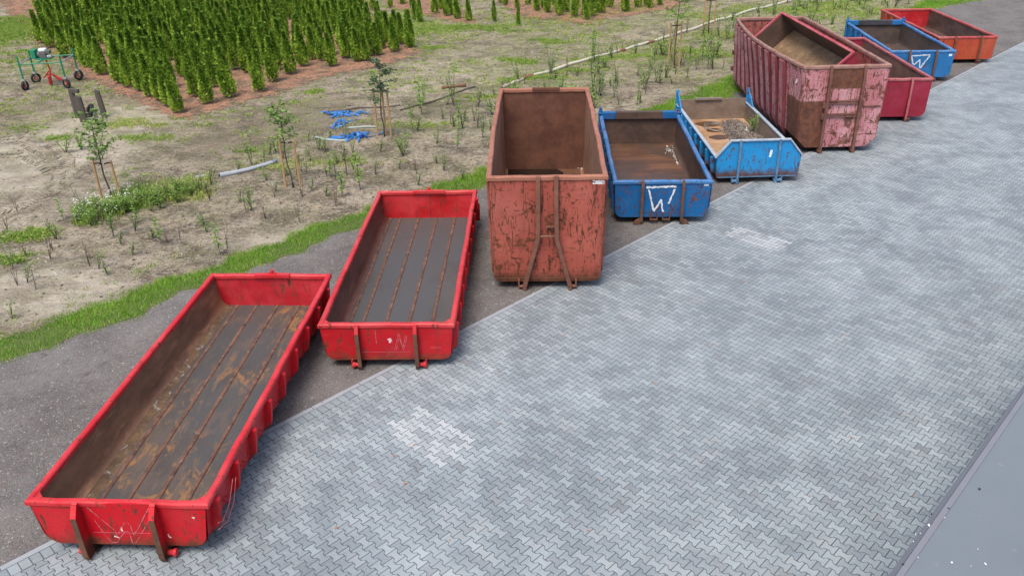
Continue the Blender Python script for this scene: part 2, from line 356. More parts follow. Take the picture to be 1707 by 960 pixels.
# block paving ------------------------------------------------------
P_, U_, A_ = .142, .205, .021
def mk_pave():
    n = NT('block_paving', .8, .35)
    x, y, z = n.sep()       # x along kerb, y: distance from kerb towards the building
    u = y; v = x
    uu = n.math('MULTIPLY', u, 1/U_)
    # trapezoid wave
    cs = n.math('COSINE', n.math('MULTIPLY', uu, 2*math.pi))
    s = n.math('MAXIMUM', n.math('MINIMUM', n.math('MULTIPLY', cs, -2.2), 1), -1)
    b = n.math('ROUND', n.math('MULTIPLY', v, 1/P_))
    par = n.math('FLOORED_MODULO', b, 2)
    sg = n.math('SUBTRACT', 1, n.math('MULTIPLY', par, 2))
    d = n.math('SUBTRACT', n.math('SUBTRACT', v, n.math('MULTIPLY', b, P_)), n.math('MULTIPLY', n.math('MULTIPLY', sg, s), A_))
    up = n.math('GREATER_THAN', d, 0)
    row = n.math('SUBTRACT', n.math('ADD', b, up), 1)
    off = n.math('MULTIPLY', n.math('FLOORED_MODULO', row, 2), .5)
    q = n.math('ADD', uu, off); cell = n.math('FLOOR', q)
    fr = n.math('SUBTRACT', q, cell)
    du = n.math('MULTIPLY', n.math('SUBTRACT', .5, n.math('ABSOLUTE', n.math('SUBTRACT', fr, .5))), U_)
    dist = n.math('MINIMUM', n.math('ABSOLUTE', d), du)
    idv = n.comb(cell, row, 0)
    # border along the kerb: rectangular header stones then a kerbstone
    isk = n.math('LESS_THAN', y, .10)
    ish = n.math('LESS_THAN', y, .30)
    kx = n.math('MULTIPLY', x, 1/1.0); kf = n.math('FRACT', kx)
    dk = n.math('MINIMUM', n.math('SUBTRACT', .5, n.math('ABSOLUTE', n.math('SUBTRACT', kf, .5))), n.math('ABSOLUTE', n.math('SUBTRACT', y, .10)))
    hx = n.math('MULTIPLY', x, 1/.142); hf = n.math('FRACT', hx)
    dh0 = n.math('MULTIPLY', n.math('SUBTRACT', .5, n.math('ABSOLUTE', n.math('SUBTRACT', hf, .5))), .142)
    dh = n.math('MINIMUM', dh0, n.math('MINIMUM', n.math('ABSOLUTE', n.math('SUBTRACT', y, .10)), n.math('ABSOLUTE', n.math('SUBTRACT', y, .30))))
    def sel(f, a, b_): return n.math('ADD', n.math('MULTIPLY', f, a), n.math('MULTIPLY', n.math('SUBTRACT', 1, f), b_))
    dist = sel(ish, sel(isk, dk, dh), dist)
    mxn = n.t.nodes.new('ShaderNodeMix'); mxn.data_type = 'VECTOR'
    n.setin(mxn.inputs[0], ish); n.setin(mxn.inputs[4], idv)
    n.setin(mxn.inputs[5], n.comb(n.math('FLOOR', sel(isk, kx, hx)), n.math('ADD', 900, isk), 1)); idv = mxn.outputs[1]
    wn = n.white(idv); wc = n.white(n.map(idv, loc=(17.3, 5.1, 0)))
    # each stone's own shade, drifting over the yard as batches do
    pos = n.map(scale=(1, 1, 1))
    big = n.noise(.35, 5, .6); med = n.noise(1.1, 6, .62, None, .3)
    val = n.math('ADD', n.math('MULTIPLY', wn, .16), n.math('ADD', .275, n.math('ADD', n.math('MULTIPLY', big, .45), n.math('MULTIPLY', med, .43))))
    val = n.math('ADD', n.math('MULTIPLY', n.math('SUBTRACT', val, .85), 1.35), .85)
    c = n.cramp(n.ramp(val, .50, 1.22), [(0, (.16, .183, .196)), (.35, (.240, .273, .284)), (.65, (.300, .336, .345)), (1, (.42, .448, .450))])
    c = n.mix(n.math('MULTIPLY', n.ramp(wc, .6, 1), .12), c, (.33, .29, .27))
    c = n.mix(n.math('MULTIPLY', n.ramp(n.noise(.9, 6, .65, n.map(loc=(31, 7, 0))), .60, .74), .30), c, (.33, .275, .23))
    # worn concrete face and dirt patches on single stones
    f = n.noise(26, 6, .7)
    c = n.mix(n.math('MULTIPLY', n.ramp(f, .45, .75), .30), c, (.42, .44, .45))
    c = n.mix(n.math('MULTIPLY', n.ramp(n.noise(9, 6, .7), .56, .74), .35), c, (.13, .135, .15))
    c = n.mix(n.math('MULTIPLY', n.math('MULTIPLY', n.ramp(wc, .985, .99), n.ramp(f, .35, .55)), .35), c, (.07, .065, .07))
    # replaced, paler stones
    for (u0, u1, v0, v1) in PALE:
        mk = n.math('MULTIPLY', n.math('MULTIPLY', n.math('GREATER_THAN', cell, u0), n.math('LESS_THAN', cell, u1)), n.math('MULTIPLY', n.math('GREATER_THAN', row, v0), n.math('LESS_THAN', row, v1)))
        mk = n.math('MULTIPLY', mk, n.math('SUBTRACT', 1, ish))
        c = n.mix(n.math('MULTIPLY', mk, n.ramp(wn, .0, .6, .15, .55)), c, (.47, .475, .475))
    c = n.mix(isk, c, n.mix(n.noise(3, 5), (.24, .255, .27), (.34, .36, .375)))
    # faint brown drag and tyre marks across the yard
    tm = n.noise(1.0, 6, .7, n.map(scale=(.25, 3.2, 1), rot=(0, 0, .25)), .4)
    c = n.mix(n.math('MULTIPLY', n.ramp(tm, .56, .70), .22), c, (.15, .145, .145))
    st2 = n.math('MULTIPLY', n.ramp(n.noise(.8, 7, .75, n.map(loc=(3, 55, 0))), .62, .72), n.ramp(y, 3.5, .5)); c = n.mix(n.math('MULTIPLY', st2, .35), c, (.20, .15, .12))
    j = n.ramp(dist, .0030, .0075)
    jd = n.noise(2.2, 5, .6)
    c = n.mix(n.math('MULTIPLY', n.math('SUBTRACT', 1, j), n.ramp(jd, .3, .7, .72, 1)), c, (.025, .027, .032))
    n.color(c)
    tilt = n.math('MULTIPLY', n.white(n.map(idv, loc=(2, 9, 0))), .25)
    h = n.math('ADD', n.ramp(dist, .0, .009, 0, 1), n.math('ADD', n.math('MULTIPLY', f, .12), tilt))
    n.bump(h, .7, .006)
    n.rough(n.math('ADD', .68, n.math('MULTIPLY', wn, .2)))
    return n.m
def pcell(px, py):
    p = at(px, py)-K0; return p.dot(KN)/U_, p.dot(KD)/P_
PALE = []
for (ax, ay), (bx, by), (cx_, cy_), (dx, dy) in [((647, 721), (700, 676), (781, 730), (722, 780)), ((1213, 388), (1232, 377), (1307, 402), (1283, 418))]:
    q = [pcell(ax, ay), pcell(bx, by), pcell(cx_, cy_), pcell(dx, dy)]
    u_ = sorted(k[0] for k in q); v_ = sorted(k[1] for k in q)
    PALE.append(((u_[0]+u_[1])/2-.5, (u_[2]+u_[3])/2+.5, (v_[0]+v_[1])/2-.5, (v_[2]+v_[3])/2))
g = MB(); g.v = [(-60, 0, 0), (90, 0, 0), (90, 14, 0), (-60, 14, 0)]; g.f = [(0, 1, 2, 3)]; g.m = [0]; g.t = [.5]
o = g.build('paved_yard', mk_pave()); o.matrix_world = Matrix(((KD.x, KN.x, 0, K0.x), (KD.y, KN.y, 0, K0.y), (0, 0, -1, .004), (0, 0, 0, 1)))
# (x along the kerb, y across the yard: a left-handed pair, so local z points down and the sheet is seen from its back)
tag(o, kind='structure')
o.data.flip_normals()

# building roof in the corner --------------------------------------
RZ = 2.6
ra, rb = at(1480, 960, RZ), at(1707, 640, RZ); rd = (rb-ra).normalized(); rn = Vector((rd.y, -rd.x, 0))
bl = empty("building", (ra.x, ra.y, 0), math.atan2(rd.y, rd.x), 'low building with a flat blue-grey membrane roof and dark edge trim', 'building')
# local: x along edge, y<0 is roof side
M_roof = plain('roof_membrane', (.27, .315, .375), .55, .10, 1.2, .05)
nn = NT('roof_membrane', .65, .3); cc = nn.mix(nn.noise(1.5, 6, .6), (.140, .160, .178), (.170, .190, .207)); cc = nn.mix(nn.math('MULTIPLY', nn.ramp(nn.noise(5, 7, .7), .6, .75), .25), cc, (.42, .44, .42)); nn.color(cc); nn.bump(nn.noise(6, 3), .15, .01); M_roof = nn.m
M_trim = plain('dark_roof_trim', (.115, .12, .135), .4, .12, 3, .05)
M_trim2 = plain('roof_trim', (.185, .185, .205), .45, .12, 3, .05)
M_render = plain('wall_render', (.4, .4, .38), .85, .12, 2, .2)
m = MB(); m.box((-14, -9, 0), (14, -.03, RZ-.10)); m.build('wall', M_render, bl)
m = MB(); m.box((-14, -.045, RZ-.2), (14, 0, RZ)); m.build('fascia', M_trim, bl, .006)
m = MB(); m.box((-14, -.105, RZ-.02), (14, -.047, RZ+.006)); m.build('edge_trim', M_trim2, bl, .006)
m = MB(); m.box((-14, -1.02, RZ-.1), (14, -.106, RZ-.004)); m.build('roof', M_roof, bl)
m = MB(); m.box((-14, -9, RZ-.1), (14, -1.04, RZ+.16)); m.build('roof', plain('pale_membrane', (.36, .37, .38), .6, .1, 2, .05), bl, .03)
M_white = plain('bird_lime', (.75, .75, .74), .7, .1, 20, .1); M_dark = plain('dark_plastic', (.02, .02, .025), .5, .2, 9, .05)
for X, Y in [(958, 283), (508, 836), (1265, 88), (790, 337)]:
    p = at(1420+X/5.948, 800+Y/5.948, RZ); m = MB(); m.tube([(0, 0, 0), (0, 0, .012)], .011 if X != 790 else .006, 8)
    q = bl.matrix_world
    d_ = p-ra; m.build('rivet', M_dark, bl, loc=(d_.dot(rd), -d_.dot(rn), RZ-.004))
for k, (X, Y) in enumerate([(1765, 305), (1780, 450), (1800, 520)]): pass
for X, Y, r in [(765, 445, .016), (632, 533, .006), (680, 527, .006), (610, 608, .006), (990, 815, .010), (1325, 830, .011), (655, 765, .005), (1250, 683, .005), (1180, 850, .005), (920, 370, .005)]:
    p = at(1420+X/5.948, 800+Y/5.948, RZ+.006); m = MB()
    pts = []
    for t in range(9):
        a = t*2*math.pi/9; rr = r*random.uniform(.6, 1.3); pts.append((rr*1.4*math.cos(a), rr*.8*math.sin(a)))
    m.prism(pts, 'z', 0, .003)
    o = m.build('bird_dropping', M_white, loc=p); o.rotation_euler.z = random.uniform(0, 3)
    tag(o, 'white bird dropping on the roof edge of the low building', 'bird dropping', 'bird droppings on the roof')

# ================================================================== CONTAINERS
def noise1(t, s): return math.sin(t*1.7+s)+.6*math.sin(t*4.3+2.1*s)+.35*math.sin(t*9.1+.7*s)
class Con:
    def __init__(c, name, label, cat, x, y, yaw, L, W, H, zb=.17, group=None, inset=.10, r=.16, bulge=(0, 0), seed=0, cham=False):
        c.root = empty(name, (x, y, .004), yaw, label, cat, group)
        c.x, c.y, c.yaw, c.L, c.W, c.H, c.zb, c.inset, c.r, c.bulge, c.seed, c.cham = x, y, yaw, L, W, H, zb, inset, r, bulge, seed, cham
        c.hw = W/2-.055                      # outer wall plane under the rim
    def loc(c, px, py, z):                   # photo pixel -> own coordinates on level z
        p = at(px, py, z)-Vector((c.x, c.y, 0)); cs, sn = math.cos(-c.yaw), math.sin(-c.yaw)
        return Vector((p.x*cs-p.y*sn, p.x*sn+p.y*cs, z))
    def halfw(c, z): return c.hw-(c.inset-.055)*(1-(z-c.zb)/(c.H-c.zb))
    def side_x(c, y, z, s):
        b = c.bulge[0 if s < 0 else 1]
        return (c.halfw(z)+b*math.sin(math.pi*min(1, max(0, y/c.L)))*((z-c.zb)/(c.H-c.zb))**1.3+.006*noise1(y*1.3, c.seed+s)*((z-c.zb)/(c.H-c.zb)))
    def profile(c):
        pts = [(None, c.H-.03)]
        for k in range(1, 5): pts.append((None, c.H-.03+(c.zb+c.r-c.H+.03)*k/4))
        if c.cham: arc = [(c.r, 1.0), (c.r*.5, .5), (c.r, 0)]; pts += [('a', (c.r*.0, c.r*1.0)), ('a', (c.r*.5, c.r*.5)), ('a', (c.r, 0))]
        else:
            for k in range(1, 6):
                t = k*math.pi/10; pts.append(('a', (c.r*(1-math.cos(t)), c.r*(1-math.sin(t)))))
        return pts
    def sides(c, out, inn, th=.035, names='side_wall'):
        pr = c.profile(); ny = 48; P = len(pr)
        for s in (-1, 1):
            m = MB(); grid = []
            for off in (0, th):
                for j in range(ny+1):
                    y = .004+(c.L-.008)*j/ny
                    for k, (a, b) in enumerate(pr):
                        if a is None: x, z = c.side_x(y, b, s)-off, b
                        else: x, z = c.side_x(y, c.zb+b[1], s)-b[0]-off*(1 if k < P-1 else 0), c.zb+b[1]+off*(b[0]/c.r)
                        m.v.append((s*x, y, z))
            n1 = (ny+1)*P
            for j in range(ny):
                for k in range(P-1):
                    f = (j*P+k, (j+1)*P+k, (j+1)*P+k+1, j*P+k+1)
                    if s > 0: f = f[::-1]
                    m.f.append(f[::-1]); m.m.append(0); m.t.append(.5)
                    m.f.append(tuple(i+n1 for i in f)); m.m.append(1); m.t.append(.5)
            m.build(names, [out, inn], c.root, smooth=True)
    def end(c, out, inn, y0, y1, name, top=None, holes=None):
        top = top or c.H-.03; hw = c.halfw(top)-.002; hb = c.halfw(c.zb)-.002
        if c.cham: arc = [(hb-0, c.zb+c.r), (hb-c.r, c.zb)]
        else: arc = [(hb-c.r*(1-math.cos(t)), c.zb+c.r*(1-math.sin(t))) for t in [k*math.pi/16 for k in range(9)]]
        right = [(hw, top)]+arc
        poly = right+[(-x, z) for x, z in right[::-1]]
        m = MB(); n = len(poly)
        va = [(x, y0, z) for x, z in poly]; vb = [(x, y1, z) for x, z in poly]
        m.add(va+vb, [tuple(range(n))], 0); m.add(va+vb, [tuple(range(n, 2*n))[::-1]], 1)
        m.add(va+vb, [(i, n+i, n+(i+1) % n, (i+1) % n) for i in range(n)], 0)
        return m.build(name, [out, inn], c.root)
    def floor(c, mat, seams=(), seammat=None, z=None):
        z = c.zb if z is None else z
        hb = c.halfw(c.zb)-c.r*.7
        m = MB(); m.box((-hb, .04, z+.004), (hb, c.L-.04, z+.045)); 
        fl = m.build('floor', mat, c.root)
        for s_ in seams:
            m = MB(); n = 40; w_ = .040
            for j in range(n+1):
                y = .07+(c.L-.14)*j/n; wj = w_*(1+.12*random.uniform(-1, 1)); x = s_+.0015*noise1(j*.3, s_*3)
                m.v += [(x-wj, y, z+.040), (x-wj*.6, y, z+.064), (x+wj*.6, y, z+.064), (x+wj, y, z+.040)]
            for j in range(n):
                for k in range(3): m.f.append((j*4+k, j*4+k+1, (j+1)*4+k+1, (j+1)*4+k)[::-1]); m.m.append(0); m.t.append(.5)
            m.build('floor_seam', seammat, fl)
        return fl
    def ring(c, pts, d, z0, z1, name, mat, seed=0, chamf=.022, skip_last=False, zfun=None):
        """rim rail swept round the closed outline pts (x,y); d outward, z0..z1 its height"""
        n = len(pts); prof = [(-d+chamf, z1), (d-chamf, z1), (d, z1-chamf), (d, z0+chamf*.5), (d-chamf*.5, z0), (-d, z0), (-d, z1-chamf)]
        m = MB()
        for i in range(n):
            p0, p1, p2 = Vector(pts[i-1]), Vector(pts[i]), Vector(pts[(i+1) % n])
            a = (p1-p0).normalized(); b = (p2-p1).normalized(); na = Vector((a.y, -a.x)); nb = Vector((b.y, -b.x))
            nn_ = (na+nb).normalized(); k = 1/max(.35, nn_.dot(na))
            dz = zfun(p1.x, p1.y) if zfun else 0
            for dd, z in prof:
                q = p1+nn_*dd*k; m.v.append((q.x, q.y, z+dz+.004*noise1(i*.9, seed)))
        K = len(prof)
        for i in range(n):
            i2 = (i+1) % n
            for k in range(K):
                k2 = (k+1) % K; m.f.append((i*K+k, i2*K+k, i2*K+k2, i*K+k2)[::-1]); m.m.append(0); m.t.append(.5)
        return m.build(name, mat, c.root, bevel=.006, seg=1)
    def outline(c, n=26, front_dent=None):
        pts = []
        H = c.H-.03
        for j in range(n+1):                    # right side front->back
            y = c.L*j/n; pts.append((c.side_x(y, H, 1)-.01, y if 0 < j < n else (.03 if j == 0 else c.L-.03)))
        for k in range(1, 10): x = c.hw*(1-2*k/10); pts.append((x, c.L-.03))
        for j in range(n, -1, -1):
            y = c.L*j/n; pts.append((-c.side_x(y, H, -1)+.01, y if 0 < j < n else (.03 if j == 0 else c.L-.03)))
        for k in range(1, 12):
            x = -c.hw*(1-2*k/12); pts.append((x, .03+(front_dent(x) if front_dent else 0)))
        return pts
    def ribs(c, ys, mat, w=.05, d=.09, ztop=None, taper=True, side=(-1, 1)):
        zt = ztop or c.H-.10
        for s in side:
            for y in ys:
                m = MB(); zs = [zt, zt-.03, (zt+c.zb)/2, c.zb+c.r, c.zb+.04]
                ds = [d*.35 if taper else d, d, d, d*.95, d*.15]
                A = []
                for z, dd in zip(zs, ds):
                    z2 = max(z, c.zb+c.r); x = c.side_x(y, z2, s) - (c.r*.45 if z < c.zb+c.r*.6 else 0)
                    xi = x-.012+(c.r*.2 if z < c.zb+c.r*.6 else 0)
                    A.append([(s*xi, y-w, z), (s*max(x+dd, xi+.01), y-w*.7, z), (s*max(x+dd, xi+.01), y+w*.7, z), (s*xi, y+w, z)])
                vs = [v for a in A for v in a]; fs = []
                for i in range(len(A)-1):
                    for k in range(4): k2 = (k+1) % 4; fs.append((i*4+k, i*4+k2, (i+1)*4+k2, (i+1)*4+k)[::s])
                fs += [(3, 2, 1, 0)[::s], tuple(range(len(vs)-4, len(vs)))[::s]]
                m.add(vs, fs, 0); m.build('side_rib', mat, c.root, bevel=.008, seg=1)
    def skids(c, mat, roller, xs=(-.53, .53)):
        for x in xs:
            m = MB(); y1 = c.L-.25
            m.box((x-.06, .02, 0.012), (x+.06, y1, .032)); m.box((x-.012, .02, .032), (x+.012, y1, c.zb-.02)); m.box((x-.06, .02, c.zb-.02), (x+.06, y1, c.zb+.002))
            m.build('skid', mat, c.root)
            m = MB(); m.tube([(x-.16, y1+.05, .085), (x+.16, y1+.05, .085)], .085, 14); m.build('rear_roller', roller, c.root, bevel=.008)
            for k in (-.19, .165): m = MB(); m.box((x+k, y1-.08, .03), (x+k+.02, y1+.14, c.zb+.01)); m.build('roller_bracket', mat, c.root)
    def crossbeams(c, mat):
        y = .5
        m = MB()
        while y < c.L-.3:
            m.box((-c.halfw(c.zb)+c.r, y-.03, c.zb-.07), (c.halfw(c.zb)-c.r, y+.03, c.zb+.003)); y += .6
        m.build('cross_member', mat, c.root)
    def post(c, x, mat, web, depth=.15, w=.035, zt=None):
        """front upright: a deep web with a broad rusty flange in front"""
        zt = zt or c.H+.012
        m = MB()
        side = [(-.002, zt-.02), (-.05, zt), (-.075, zt-.02), (-depth, zt-.17), (-depth, .10), (-depth+.05, .0), (-.0, .0), (.18, .0), (.18, c.zb), (-.002, c.zb)]
        n = len(side); t = .011
        m.prism([p for p in side], 'x', x-t, x+t, 0)
        m.build('front_post', [web], c.root)
        fr = [(-.045, zt+.006), (-.075, zt-.012), (-depth, zt-.165), (-depth, .10), (-depth+.055, -.002)]
        m = MB()
        for (y0, z0), (y1, z1) in zip(fr, fr[1:]):
            tx = Vector((0, y1-y0, z1-z0)); nn_ = Vector((0, tx.z, -tx.y)).normalized()*.014
            a = [Vector((x-w, y0, z0)), Vector((x+w, y0, z0)), Vector((x+w, y1, z1)), Vector((x-w, y1, z1))]
            b = [q+nn_ for q in a]
            m.add(a+b, [(0, 1, 2, 3), (7, 6, 5, 4), (0, 4, 5, 1), (1, 5, 6, 2), (2, 6, 7, 3), (3, 7, 4, 0)], 0 if z0 < zt-.1 else 1)
        m.build('front_post_flange', mat, c.root)
    def roller(c, x, s, mat, br, z=.09, y=-.04):
        m = MB(); m.tube([(x+s*.02, y, z), (x+s*.10, y, z), (x+s*.105, y, z), (x+s*.15, y, z)], [.04, .04, .055, .055], 12); m.build('front_roller', mat, c.root, bevel=.004)
        if br:
            m = MB(); m.box((x+s*.155-.01, y-.04, z-.05), (x+s*.155+.01, y+.06, c.zb+.02)); m.build('roller_bracket', br, c.root, bevel=.004)
    def mark(c, polys, mat, y=-.004, width=.05, name='paint_mark', rag=.25, z_in=0):
        for k, pl in enumerate(polys):
            m = MB()
            pts = []
            for (a, b), (c2, d) in zip(pl, pl[1:]):
                L_ = math.hypot(c2-a, d-b); n = max(2, int(L_/.035))
                pts += [(a+(c2-a)*i/n, b+(d-b)*i/n) for i in range(n)]
            pts.append(pl[-1]); lo = []
            for i, p in enumerate(pts):
                q0 = pts[max(0, i-1)]; q1 = pts[min(len(pts)-1, i+1)]; dx, dz = q1[0]-q0[0], q1[1]-q0[1]; l = math.hypot(dx, dz) or 1
                wv = width/2*(1+rag*random.uniform(-1, 1)); wv2 = width/2*(1+rag*random.uniform(-1, 1))
                lo.append(((p[0]-dz/l*wv, p[1]+dx/l*wv), (p[0]+dz/l*wv2, p[1]-dx/l*wv2)))
            vs = []; yy = y-.0004*k
            for a, b in lo: vs += [(a[0], yy, a[1]), (b[0], yy, b[1]), (b[0], yy+.002, b[1]), (a[0], yy+.002, a[1])]
            fs = []
            for i in range(len(lo)-1):
                for q in range(4): fs.append((i*4+q, i*4+(q+1) % 4, (i+1)*4+(q+1) % 4, (i+1)*4+q))
            fs += [(0, 1, 2, 3), tuple(len(vs)-4+q for q in range(4))[::-1]]
            m.add(vs, fs, 0)
            m.build(name, mat, c.root)
    def gussets(c, mat, s_=.20):
        for s in (-1, 1):
            x = s*(c.hw-.03); z = c.H-.035
            m = MB(); pl = [(x, .05), (x-s*s_, .05), (x-s*s_*.75, .07), (x, .05+s_*.9)]
            m.prism(pl if s > 0 else pl[::-1], 'z', z-.012, z+.02); m.build('corner_gusset', mat, c.root)

def spray(name, c, cov=.5):
    n = NT(name, .7, .2)
    n.color(n.mix(n.ramp(n.noise(14, 7, .75), .5, .62), c, tuple(q*.75 for q in c)))
    al = n.ramp(n.noise(9, 8, .8), cov-.16, cov-.02); n.setin(n.b.inputs['Alpha'], al); return n.m
M_skid = plain('dark_steel', (.035, .022, .018), .8, .4, 6, .3)
M_rustpost = rusty('rusty_post', (.075, .038, .025), (.17, .08, .045), (.28, .15, .09), .3, .7, 3)
M_roller = rusty('rusty_roller', (.05, .025, .018), (.13, .06, .035), (.2, .1, .05), .3, .6, 4)
M_black = plain('black_rubber_and_bore', (.018, .018, .018), .75, .3, 12, .2)
WHITE = (.70, .72, .72)

# --- A: long low bright-red container, nearest ---------------------
RED = (.50, .006, .014); RED_D = (.33, .012, .016)
A = Con('roll_off_container', 'long low bright red container nearest the camera, faint scratched W on its front', 'container', -5.326, 8.63, R(-3.6), 6.757, 2.545, .923, inset=.15, r=.2, seed=1)
mo = paint('red_paint_a', RED, .34, .55, (.56, .012, .02), .40, seed=1, chips=.5, low=.24)
mi = rusty('red_inner_rust', (.10, .050, .030), (.25, .125, .07), (.42, .22, .11), .6, .6, 1, stretch=(1, .35, 1.2))
mback = paint('red_inner_back', (.42, .010, .018), .30, .55, seed=9, chips=.2)
mrim = paint('red_rim_a', (.52, .016, .024), .30, .25, (.58, .05, .055), .42, seed=2, chips=.35)
mfl = rusty('wet_steel_floor', (.062, .052, .045), (.115, .085, .066), (.22, .135, .075), .5, .60, 2, wet=(.55, .8, (.070, .066, .062)), stretch=(1.4, .55, 1), pale=(.26, .125, .045), paleamt=.8)
mse = rusty('rusty_seam', (.07, .035, .025), (.19, .095, .06), (.33, .22, .16), .5, .8, 5, scale=5)
def std(c, mo, mi, mrim, mback, mfl, mse, seams, ribs, rib_d=.085, front_dent=None, zfun=None):
    c.sides(mo, mi); c.end(mo, mi, 0.0, .045, 'front_wall'); c.end(mback, mo, c.L-.06, c.L-.004, 'rear_door') if False else None
    e = c.end(mback, mo, c.L-.055, c.L-.006, 'rear_door')
    c.floor(mfl, seams, mse)
    c.ring(c.outline(front_dent=front_dent), .052, c.H-.085, c.H+.004, 'rim', mrim, c.seed, zfun=zfun)
    c.ribs(ribs, mo, d=rib_d); c.skids(M_skid, M_roller); c.crossbeams(M_skid)
dent = lambda x: .035*math.exp(-((x-.15)/.45)**2)
std(A, mo, mi, mrim, mback, mfl, mse, (-.78, -.38, .05, .50), [.25+.76*i for i in range(9)], .10, dent, lambda x, y: -.03*math.exp(-((x-.1)/.4)**2) if y < .12 else 0)
for x in (-.53, .53): A.post(x, [M_rustpost, mrim], mo, .17, .038)
A.roller(-.53, -1, mrim, None); A.roller(.53, 1, mrim, None); A.gussets(mrim)
# rusty band along the foot of the left wall (old sediment, torn flakes)
m = MB(); n = 60; hb = A.halfw(A.zb)-A.r
for j in range(n+1):
    y = .1+(A.L-.25)*j/n; wv = .03+.014*noise1(j*.35, 3)+random.uniform(-.008, .008)
    m.v += [(-hb-.10, y, A.zb+.072), (-hb-.03+wv*.4, y, A.zb+.062+random.uniform(0, .008)), (-hb+.02+wv, y, A.zb+.047)]
for j in range(n):
    for k in range(2): m.f.append((j*3+k, j*3+k+1, j*3+k+4, j*3+k+3)); m.m.append(0); m.t.append(.5)
m.build('sediment', rusty('rust_sediment', (.075, .045, .028), (.17, .10, .05), (.30, .20, .11), .4, .85, 6, scale=3, pale=(.30, .28, .26), paleamt=.3), A.root)
# rear latch bar with knob
def latch(c, mat, w=.42, x=0, knob=True, y=-.12, z=None):
    z = z or c.H
    m = MB(); m.box((x-w, c.L+y, z-.05), (x+w, c.L+y+.10, z+.03)); la = m.build('latch_bar', mat, c.root, bevel=.01)
    if knob:
        m = MB(); m.tube([(x, c.L+y+.07, z+.03), (x, c.L+y+.07, z+.075), (x, c.L+y+.07, z+.08), (x, c.L+y+.07, z+.11)], [.018, .018, .042, .036], 10); m.box((x-.09, c.L+y+.05, z+.03), (x+.09, c.L+y+.09, z+.05)); m.build('knob', mat, la, bevel=.005)
latch(A, mrim, .36, .05)
def ZA(X, Y): return ((X-(740+(Y-400)*.38))/519, .923-(Y-405)/385)
mscr = spray('pale_scratch', (.58, .13, .15), .54)
A.mark([[ZA(*q) for q in pl] for pl in ([(540, 440), (620, 500), (700, 560), (750, 600), (770, 640)], [(775, 620), (800, 560), (830, 540), (858, 560), (885, 620)], [(985, 430), (950, 500), (920, 570), (885, 625)], [(600, 530), (690, 640), (730, 680), (770, 680), (820, 600), (850, 600), (880, 680), (905, 680), (940, 620), (970, 560), (1000, 490)])], mscr, width=.012, rag=.7, name='scratched_mark')
A.mark([[ZA(*q) for q in pl] for pl in ([(590, 612), (1005, 612)],)], spray('seam_line', (.55, .12, .15), .46), width=.007, rag=.2, name='scratched_line')
A.mark([[ZA(*q) for q in pl] for pl in ([(745, 635), (790, 650)], [(790, 575), (800, 600)], [(1290, 495), (1310, 500)], [(1130, 615), (1155, 640)])], spray('pale_chip', (.8, .6, .55), .45), width=.022, rag=.8, name='scratched_mark')
# dangling net rope and lashing hooks on the right side
m = MB(); m.tube([(1.235+.04, .1, .50), (1.27, .25, .40), (1.29, .5, .50), (1.30, .72, .74)], .007, 5); m.tube([(1.27, .08, .40), (1.28, .35, .30), (1.30, .6, .42), (1.31, .8, .70)], .007, 5); m.build('rope', plain('red_rope', (.5, .12, .12), .8, .2, 30), A.root)
for y in [.63+.76*i for i in range(8)]:
    for s in (-1, 1):
        m = MB(); x = s*(A.side_x(y, .5, s)); m.tube([(x-s*.01, y-.05, .47), (x+s*.05, y-.05, .43), (x+s*.05, y+.05, .43), (x-s*.01, y+.05, .47)], .010, 6); m.build('lashing_hook', mo, A.root)

# --- B: second low red container -----------------------------------
B = Con('roll_off_container', 'second low bright red container, directly left of the tall rusty salmon one', 'container', -2.296, 13.186, R(-2.0), 6.669, 2.531, .933, inset=.11, r=.17, seed=5)
mo2 = paint('red_paint_b', (.44, .007, .014), .38, 1.0, (.50, .015, .02), .42, seed=4, chips=.5, low=.22)
mi2 = rusty('red_inner_rust_b', (.085, .036, .026), (.20, .085, .06), (.34, .15, .09), .45, .6, 11, stretch=(1, .35, 1.2))
mrim2 = paint('red_rim_b', (.50, .022, .028), .30, .4, (.55, .06, .06), .42, seed=6, chips=.3)
mfl2 = rusty('wet_steel_floor_b', (.066, .058, .054), (.10, .080, .070), (.17, .10, .065), .16, .60, 8, wet=(.4, .8, (.078, .075, .072)), stretch=(1.4, .5, 1))
std(B, mo2, mi2, mrim2, paint('red_back_b', (.44, .009, .013), .26, .5, seed=12, chips=.2), mfl2, mse, (-.98, -.72, -.26, .20, .66), [.25+.74*i for i in range(9)], .09)
for x in (-.53, .53): B.post(x, [M_rustpost, mrim2], mo2, .12, .034); B.roller(x, -1 if x < 0 else 1, mrim2, mrim2)
B.gussets(mrim2); latch(B, mrim2, .40, .05)
m = MB(); m.box((.045, B.L-.062, B.zb+.05), (.052, B.L-.056, B.H-.09)); m.build('door_joint', M_skid, B.root)
def ZB(X, Y): return ((X-(820+(Y-345)*.12))/518, .933-(Y-345)/421)
B.mark([[ZB(*q) for q in pl] for pl in ([(905, 580), (945, 430), (995, 585), (1025, 440)], [(925, 575), (950, 470), (985, 560), (1010, 450)], [(720, 400), (735, 520)], [(880, 480), (885, 560)])], mscr, width=.010, rag=.6, name='scratched_mark')
B.mark([[ZB(840, 478), ZB(880, 495)], [ZB(862, 472), ZB(868, 512)]], spray('white_spot', (.8, .55, .55), .4), width=.045, rag=.7, name='paint_spot')
B.mark([[ZB(595, 595), ZB(1060, 595)]], spray('seam_line_b', (.50, .11, .13), .46), width=.007, rag=.2, name='scratched_line')
B.mark([[ZB(1245, 560), ZB(1350, 560)]], mrim2, width=.05, rag=.1, name='plate')
